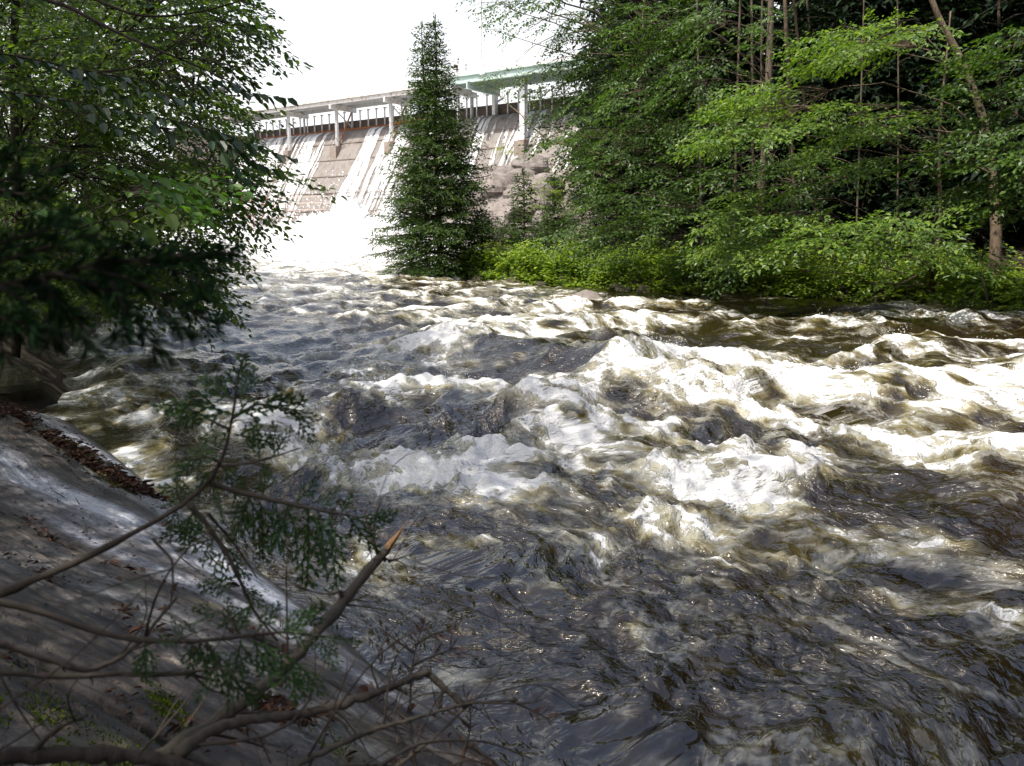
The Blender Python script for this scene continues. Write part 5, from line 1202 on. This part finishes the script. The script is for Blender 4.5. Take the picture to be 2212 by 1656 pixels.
T = stick('dead_branch', 'stout dead branch with a torn orange tip slanting up over the water', 'dead branch', [
    ([(150, 1780, .76), (290, 1668, .78), (380, 1618, .81), (455, 1568, .85), (540, 1508, .89), (620, 1438, .94), (700, 1350, .99), (745, 1296, 1.03), (795, 1232, 1.07), (838, 1186, 1.10)], .0092, .0058),
    ([(834, 1212, 1.09), (812, 1192, 1.09), (800, 1150, 1.09), (790, 1118, 1.09)], .0032, .0016), ([(800, 1150, 1.09), (812, 1120, 1.1), (822, 1088, 1.1)], .0016, .0006), ([(790, 1118, 1.09), (788, 1100, 1.09)], .0018, .0012), ([(838, 1214, 1.10), (866, 1206, 1.11), (892, 1194, 1.12)], .0018, .0006),
    ([(806, 1228, 1.08), (800, 1190, 1.07), (806, 1160, 1.06)], .0012, .0005), ([(742, 1300, 1.03), (734, 1276, 1.02)], .0045, .002), ([(752, 1300, 1.03), (778, 1292, 1.03), (800, 1284, 1.03)], .0020, .0006), ([(738, 1306, 1.03), (800, 1312, 1.04), (878, 1328, 1.06)], .0014, .0005), ([(600, 1462, .93), (560, 1440, .92)], .002, .0008)])
m = MB(); tip = PD([(833, 1192, 1.10), (850, 1166, 1.105), (865, 1146, 1.11), (879, 1129, 1.115)])
for k in range(9):
    q = .45+.55*gf.random(); o2 = (gf.normal(0, .0028)*IR+gf.normal(0, .0028)*IB); Q = np.array([tip[0]+o2, tip[0]+(tip[1]-tip[0])*q+o2, tip[0]+(tip[2]-tip[0])*q+o2*.7, tip[0]+(tip[3]-tip[0])*(1 if k == 0 else q)+gf.normal(0, .0015, 3)])
    m.tube(Q, np.array([.0034, .0030, .0019, .0004])*(1.1 if k == 0 else gf.uniform(.5, .9)), 4)
m.build('torn_tip', M['wood'], T)
stick('dead_branch', 'bare dead branch running low along the bottom with a snapped drooping end', 'dead branch', [
    ([(380, 1630, .80), (440, 1584, .83), (520, 1556, .86), (610, 1549, .89), (700, 1532, .92), (800, 1503, .95), (870, 1474, .98), (926, 1450, 1.0)], .0066, .0044), ([(922, 1452, 1.0), (962, 1490, 1.0), (1006, 1528, 1.0)], .0048, .0032), ([(958, 1486, 1.0), (950, 1520, 1.0), (958, 1545, 1.0)], .003, .0015),
    ([(700, 1532, .92), (740, 1560, .92), (770, 1610, .92)], .0022, .0007), ([(820, 1495, .96), (800, 1440, .96), (830, 1400, .97)], .0016, .0005), ([(520, 1556, .86), (560, 1590, .86), (585, 1650, .86)], .0022, .001)])
stick('dead_branch', 'thin bare twigs crossing the bottom right of the rock toward the water', 'dead branch', [
    ([(560, 1720, .80), (660, 1640, .84), (800, 1580, .9), (920, 1545, .95), (1010, 1520, 1.0), (1120, 1512, 1.03)], .0040, .0012), ([(800, 1700, .9), (880, 1640, .93), (960, 1575, .97), (1000, 1535, 1.0)], .0034, .0012), ([(760, 1700, .85), (900, 1600, .9), (1050, 1600, .95), (1150, 1640, 1.0)], .0024, .0008), ([(1000, 1535, 1.0), (1050, 1490, 1.02), (1090, 1430, 1.04)], .0014, .0005), ([(600, 1680, .82), (760, 1650, .86), (900, 1660, .9)], .0026, .0008), ([(860, 1610, .92), (850, 1540, .93), (880, 1480, .94)], .0014, .0005)])
stick('dead_branch', 'forked bare branch lying across the lower left of the slab', 'dead branch', [
    ([(-220, 1300, .70), (-20, 1384, .72), (60, 1412, .74), (190, 1452, .77), (252, 1427, .79), (302, 1389, .8), (345, 1335, .81), (382, 1290, .82)], .0044, .0016), ([(-200, 1440, .70), (0, 1452, .73), (110, 1466, .75), (260, 1454, .78), (410, 1452, .81), (470, 1472, .82)], .0036, .0013), ([(410, 1452, .81), (450, 1490, .82), (520, 1510, .83)], .0016, .0006), ([(190, 1454, .77), (330, 1462, .79), (420, 1456, .8)], .002, .0008)], 'twig')
stick('dead_branch', 'thick dark fallen branch at the very bottom left corner', 'dead branch', [
    ([(-300, 1660, .66), (0, 1636, .70), (160, 1630, .73), (280, 1632, .76), (420, 1660, .78)], .0085, .0065), ([(60, 1630, .71), (130, 1570, .72), (190, 1545, .73)], .003, .001)], 'dark_bark')
# dry grass stalks
for i, pts in enumerate(([(-20, 1545, .62), (150, 1430, .64), (270, 1318, .66), (338, 1240, .68)], [(400, 1570, .8), (435, 1520, .81), (452, 1490, .82)])):
    T = thing('grass_stalk', ('long dry grass stalk leaning across the slab', 'short dry grass stalk beside the stout dead branch')[i], 'grass stalk'); m = MB(); m.tube(smooth_line(PD(pts), 14), np.linspace(.0012, .0004, 14), 5); m.build('stalk', M['straw'] if i else M['twig'], T)
# dead fir twigs with brown needles
def needles(P, g, per_m, ln, w, mt, flat_=.5, ang=.9):
    L = np.linalg.norm(np.diff(P, axis=0), axis=1).sum(); n = int(L*per_m); t = g.uniform(.05, 1, n)*(len(P)-1); i = np.minimum(t.astype(int), len(P)-2); fr = (t-i)[:, None]
    b = P[i]*(1-fr)+P[i+1]*fr; T = unit(P[i+1]-P[i]); r = unit(np.cross(T, g.normal(0, 1, (n, 3))*[1, 1, flat_*2])); d = unit(T*math.cos(ang)+r*math.sin(ang)+g.normal(0, .12, (n, 3)))
    v, f = leaf_quads(b, d, g.normal(0, 1, (n, 3)), ln*g.uniform(.6, 1.1, n), w, .2); mb = MB(); mb.add(v, f); return mb
T = thing('dead_fir_twig', 'dead fir twigs with rusty brown needles standing up at the water edge', 'dead twig')
for pts in ([(905, 1700, .95), (885, 1560, .97), (888, 1450, 1.0), (896, 1395, 1.0), (915, 1350, 1.01)], [(893, 1410, 1.0), (850, 1380, 1.0), (822, 1362, 1.0)], [(896, 1395, 1.0), (935, 1370, 1.01), (985, 1358, 1.01)], [(888, 1440, 1.0), (930, 1420, 1.01), (985, 1400, 1.01)], [(980, 1700, .98), (1010, 1610, 1.0), (1020, 1540, 1.02), (1000, 1490, 1.03)], [(1010, 1610, 1.0), (1060, 1640, 1.01), (1120, 1700, 1.02)], [(1015, 1570, 1.0), (980, 1540, 1.0), (945, 1530, 1.0)], [(1100, 1512, 1.03), (1160, 1540, 1.03), (1195, 1560, 1.03)], [(960, 1660, .98), (1010, 1640, .98), (1060, 1655, .98)], [(880, 1500, .98), (840, 1480, .98), (810, 1490, .98)]):
    P = smooth_line(PD(pts), 12); m = MB(); m.tube(P, np.linspace(.0022, .0006, 12), 5); tw = m.build('twig', M['twig'], T, True)
    needles(P[3:], gf, 420, .024, .0022, None, .3).build('needles', M['dead_needle'], tw)

# dark conifer branch almost touching the lens
T = thing('conifer_branch', 'dark out of focus conifer branch drooping in from the left edge', 'conifer branch')
def near_twig(pts, r, T, per=1900, ln=.018, parent_name='stem'):
    P = smooth_line(PD(pts), 16); m = MB(); m.tube(P, np.linspace(r, r*.4, 16), 6); s = m.build(parent_name, M['dark_bark'], T, True)
    needles(P, gf, per, ln, .0019, None, .35, .75).build('needles', M['near_needle'], s)
D0 = .46
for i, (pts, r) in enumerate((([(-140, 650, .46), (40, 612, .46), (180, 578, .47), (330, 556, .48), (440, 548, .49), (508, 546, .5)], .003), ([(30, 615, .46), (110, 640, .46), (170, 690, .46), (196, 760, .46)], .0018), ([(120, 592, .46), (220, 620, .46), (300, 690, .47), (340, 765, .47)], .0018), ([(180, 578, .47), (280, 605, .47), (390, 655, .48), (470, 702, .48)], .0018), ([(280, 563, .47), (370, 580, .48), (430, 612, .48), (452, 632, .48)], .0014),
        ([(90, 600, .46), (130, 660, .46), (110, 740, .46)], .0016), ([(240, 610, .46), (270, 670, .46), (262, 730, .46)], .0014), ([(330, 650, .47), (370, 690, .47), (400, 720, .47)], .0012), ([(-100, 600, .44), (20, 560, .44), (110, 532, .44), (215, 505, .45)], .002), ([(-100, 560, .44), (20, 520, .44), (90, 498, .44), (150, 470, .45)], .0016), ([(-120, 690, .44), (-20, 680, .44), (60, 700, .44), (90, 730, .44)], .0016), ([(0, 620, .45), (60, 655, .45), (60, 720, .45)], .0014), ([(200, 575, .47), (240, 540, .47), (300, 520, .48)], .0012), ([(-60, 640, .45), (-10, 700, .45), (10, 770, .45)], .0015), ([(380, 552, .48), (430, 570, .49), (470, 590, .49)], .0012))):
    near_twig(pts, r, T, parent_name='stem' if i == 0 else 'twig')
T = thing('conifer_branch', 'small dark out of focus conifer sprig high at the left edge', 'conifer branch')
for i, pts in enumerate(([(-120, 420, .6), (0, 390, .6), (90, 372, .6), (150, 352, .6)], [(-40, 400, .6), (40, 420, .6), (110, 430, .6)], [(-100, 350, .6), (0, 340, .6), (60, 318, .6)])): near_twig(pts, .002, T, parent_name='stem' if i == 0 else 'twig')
# leafy twigs hanging near the left: each leaf its own part
LF = []
for k in range(4):
    v, f = leaf_quads(np.zeros((1, 3)), np.array([[1., 0, 0]]), np.array([[0, 0, 1.]]), 1.0, .56, .10+.05*k, True); mb = MB(); mb.add(v, f); LF.append((mb.mesh('leaf', M['leaf_dark']), mb.mesh('leaf', M['leaf_left']), mb.mesh('leaf', M['leaf_maple'])))
from mathutils import Matrix
def leafy(label, stems, leaf, step, mk, g, droop=.5, rr=.006, start=.1):
    T = thing('leafy_branch', label, 'branch')
    for i, pts in enumerate(stems):
        P = smooth_line(PD(pts), 30); m = MB(); m.tube(P, np.linspace(rr*(1 if i == 0 else .5), .0012, 30), 6); m.build('stem' if i == 0 else 'side_stem', M['dark_bark'], T, True)
        L = np.linalg.norm(np.diff(P, axis=0), axis=1).sum(); n = int(L/step)
        for k in range(n):
            t = (start+(1-start)*(k+.5)/n)*(len(P)-1); j = min(int(t), len(P)-2); p = P[j]+(P[j+1]-P[j])*(t-j); tg = unit(P[j+1]-P[j])
            sd = unit(np.cross(tg, [0, 0, 1]))*(1 if k % 2 else -1); X = unit(tg*.7+sd*g.uniform(.4, .9)+np.array([0, 0, -droop*g.uniform(.3, 1.6)])); N = unit(np.array([g.normal(0, .4), g.normal(-.2, .4), 1.0])); Y = unit(np.cross(N, X)); N = np.cross(X, Y)
            o = link('leaf', LF[g.integers(4)][mk], T); o.location = p; s = leaf*g.uniform(.7, 1.15); o.scale = (s, s, s); o.rotation_euler = Matrix((X, Y, N)).transposed().to_euler()
gq = np.random.default_rng(91)
leafy('dark glossy leafy branch whose tip hangs against the sky above the dam bridge', [[(-150, 90, 4.2), (80, 130, 4.3), (220, 160, 4.3), (360, 182, 4.4), (480, 190, 4.5), (560, 204, 4.5), (628, 214, 4.6)], [(220, 160, 4.3), (320, 200, 4.3), (420, 222, 4.3)], [(120, 140, 4.3), (200, 180, 4.3), (280, 215, 4.3)], [(400, 186, 4.4), (470, 176, 4.4), (530, 184, 4.4)]], .092, .045, 0, gq)
leafy('dark glossy leafy branch drooping in front of the spillway at the left', [[(-150, 180, 3.8), (100, 210, 3.9), (260, 240, 4.0), (390, 262, 4.0), (470, 300, 4.1), (540, 350, 4.1), (606, 372, 4.2)], [(390, 262, 4.0), (470, 285, 4.1), (560, 322, 4.1), (640, 346, 4.1)], [(300, 245, 4.0), (350, 280, 4.0), (430, 320, 4.0)], [(430, 275, 4.0), (480, 330, 4.0), (530, 390, 4.1)], [(160, 220, 3.9), (230, 270, 3.9), (310, 300, 3.9)], [(470, 300, 4.1), (520, 310, 4.1), (575, 318, 4.1)]], .088, .042, 0, gq)
leafy('bright green maple twig catching light in the middle of the left trees', [[(190, 350, 5.4), (280, 372, 5.4), (350, 390, 5.4), (425, 405, 5.5)], [(280, 372, 5.4), (330, 400, 5.4), (400, 425, 5.4)]], .14, .06, 2, gq, .2, .004)
leafy('small pale green twig low at the left above the dark water', [[(40, 470, 4.6), (110, 450, 4.6), (180, 470, 4.6), (210, 500, 4.6)], [(110, 450, 4.6), (160, 500, 4.6), (200, 540, 4.6)]], .11, .055, 2, gq, .3, .004)
leafy('broad dim leaves in front of the conifer branch at the left', [[(-60, 560, 1.3), (150, 500, 1.3), (250, 470, 1.3), (330, 500, 1.3)], [(250, 470, 1.3), (330, 440, 1.35), (380, 470, 1.35)]], .048, .026, 1, gq, .5, .003)
# dark dead boughs and trunk at the upper left
T = thing('dead_conifer', 'dark conifer trunk at the upper left edge with bare dead boughs', 'dead tree')
b = at_d(10, 620, 9.6); b = np.array([b[0], b[1], gz(b[0], b[1])-.2]); top = at_y(40, -200, b[1]+.2)
m = MB(); t = np.linspace(0, 1, 16)[:, None]; m.tube(b+(top-b)*t+np.stack([.04*np.sin(t[:, 0]*7), 0*t[:, 0], 0*t[:, 0]], 1), np.linspace(.055, .04, 16), 10); m.build('trunk', M['dark_bark'], T, True)
for pts, r in (([(28, -20, 5.2), (140, 10, 5), (250, 70, 4.8), (380, 125, 4.6), (480, 165, 4.5), (560, 215, 4.4)], .016), ([(30, -60, 5.2), (160, -20, 5), (300, 40, 4.8), (430, 30, 4.6), (560, -10, 4.5)], .015), ([(250, 70, 4.8), (330, 60, 4.7), (420, 75, 4.6)], .006), ([(300, 92, 4.7), (350, 150, 4.6), (430, 190, 4.5)], .006), ([(40, 120, 5.4), (150, 160, 5.2), (300, 150, 5), (380, 90, 4.9), (470, 60, 4.8)], .012), ([(45, 200, 5.4), (120, 240, 5.2), (220, 250, 5)], .008), ([(380, 125, 4.6), (450, 130, 4.5), (520, 150, 4.4)], .005), ([(200, 40, 4.9), (260, 110, 4.8), (330, 180, 4.7)], .005), ([(50, 300, 5.5), (140, 330, 5.3), (260, 330, 5.2), (330, 360, 5.1)], .007)):
    P = smooth_line(PD(pts), 18); m = MB(); m.tube(P, np.linspace(r, r*.2, 18), 6); bo = m.build('dead_bough', M['dark_bark'], T, True)
    m = MB()
    for _ in range(10):
        k = gq.integers(3, 17); d = unit(P[min(k+1, 17)]-P[k-1])+gq.normal(0, .55, 3); m.tube(bez(P[k], P[k]+unit(d)*gq.uniform(.15, .5), .03, 4), np.linspace(.003, .0008, 4), 4)
    tag(m.build('twiglets', M['dark_bark'], bo), kind='stuff')
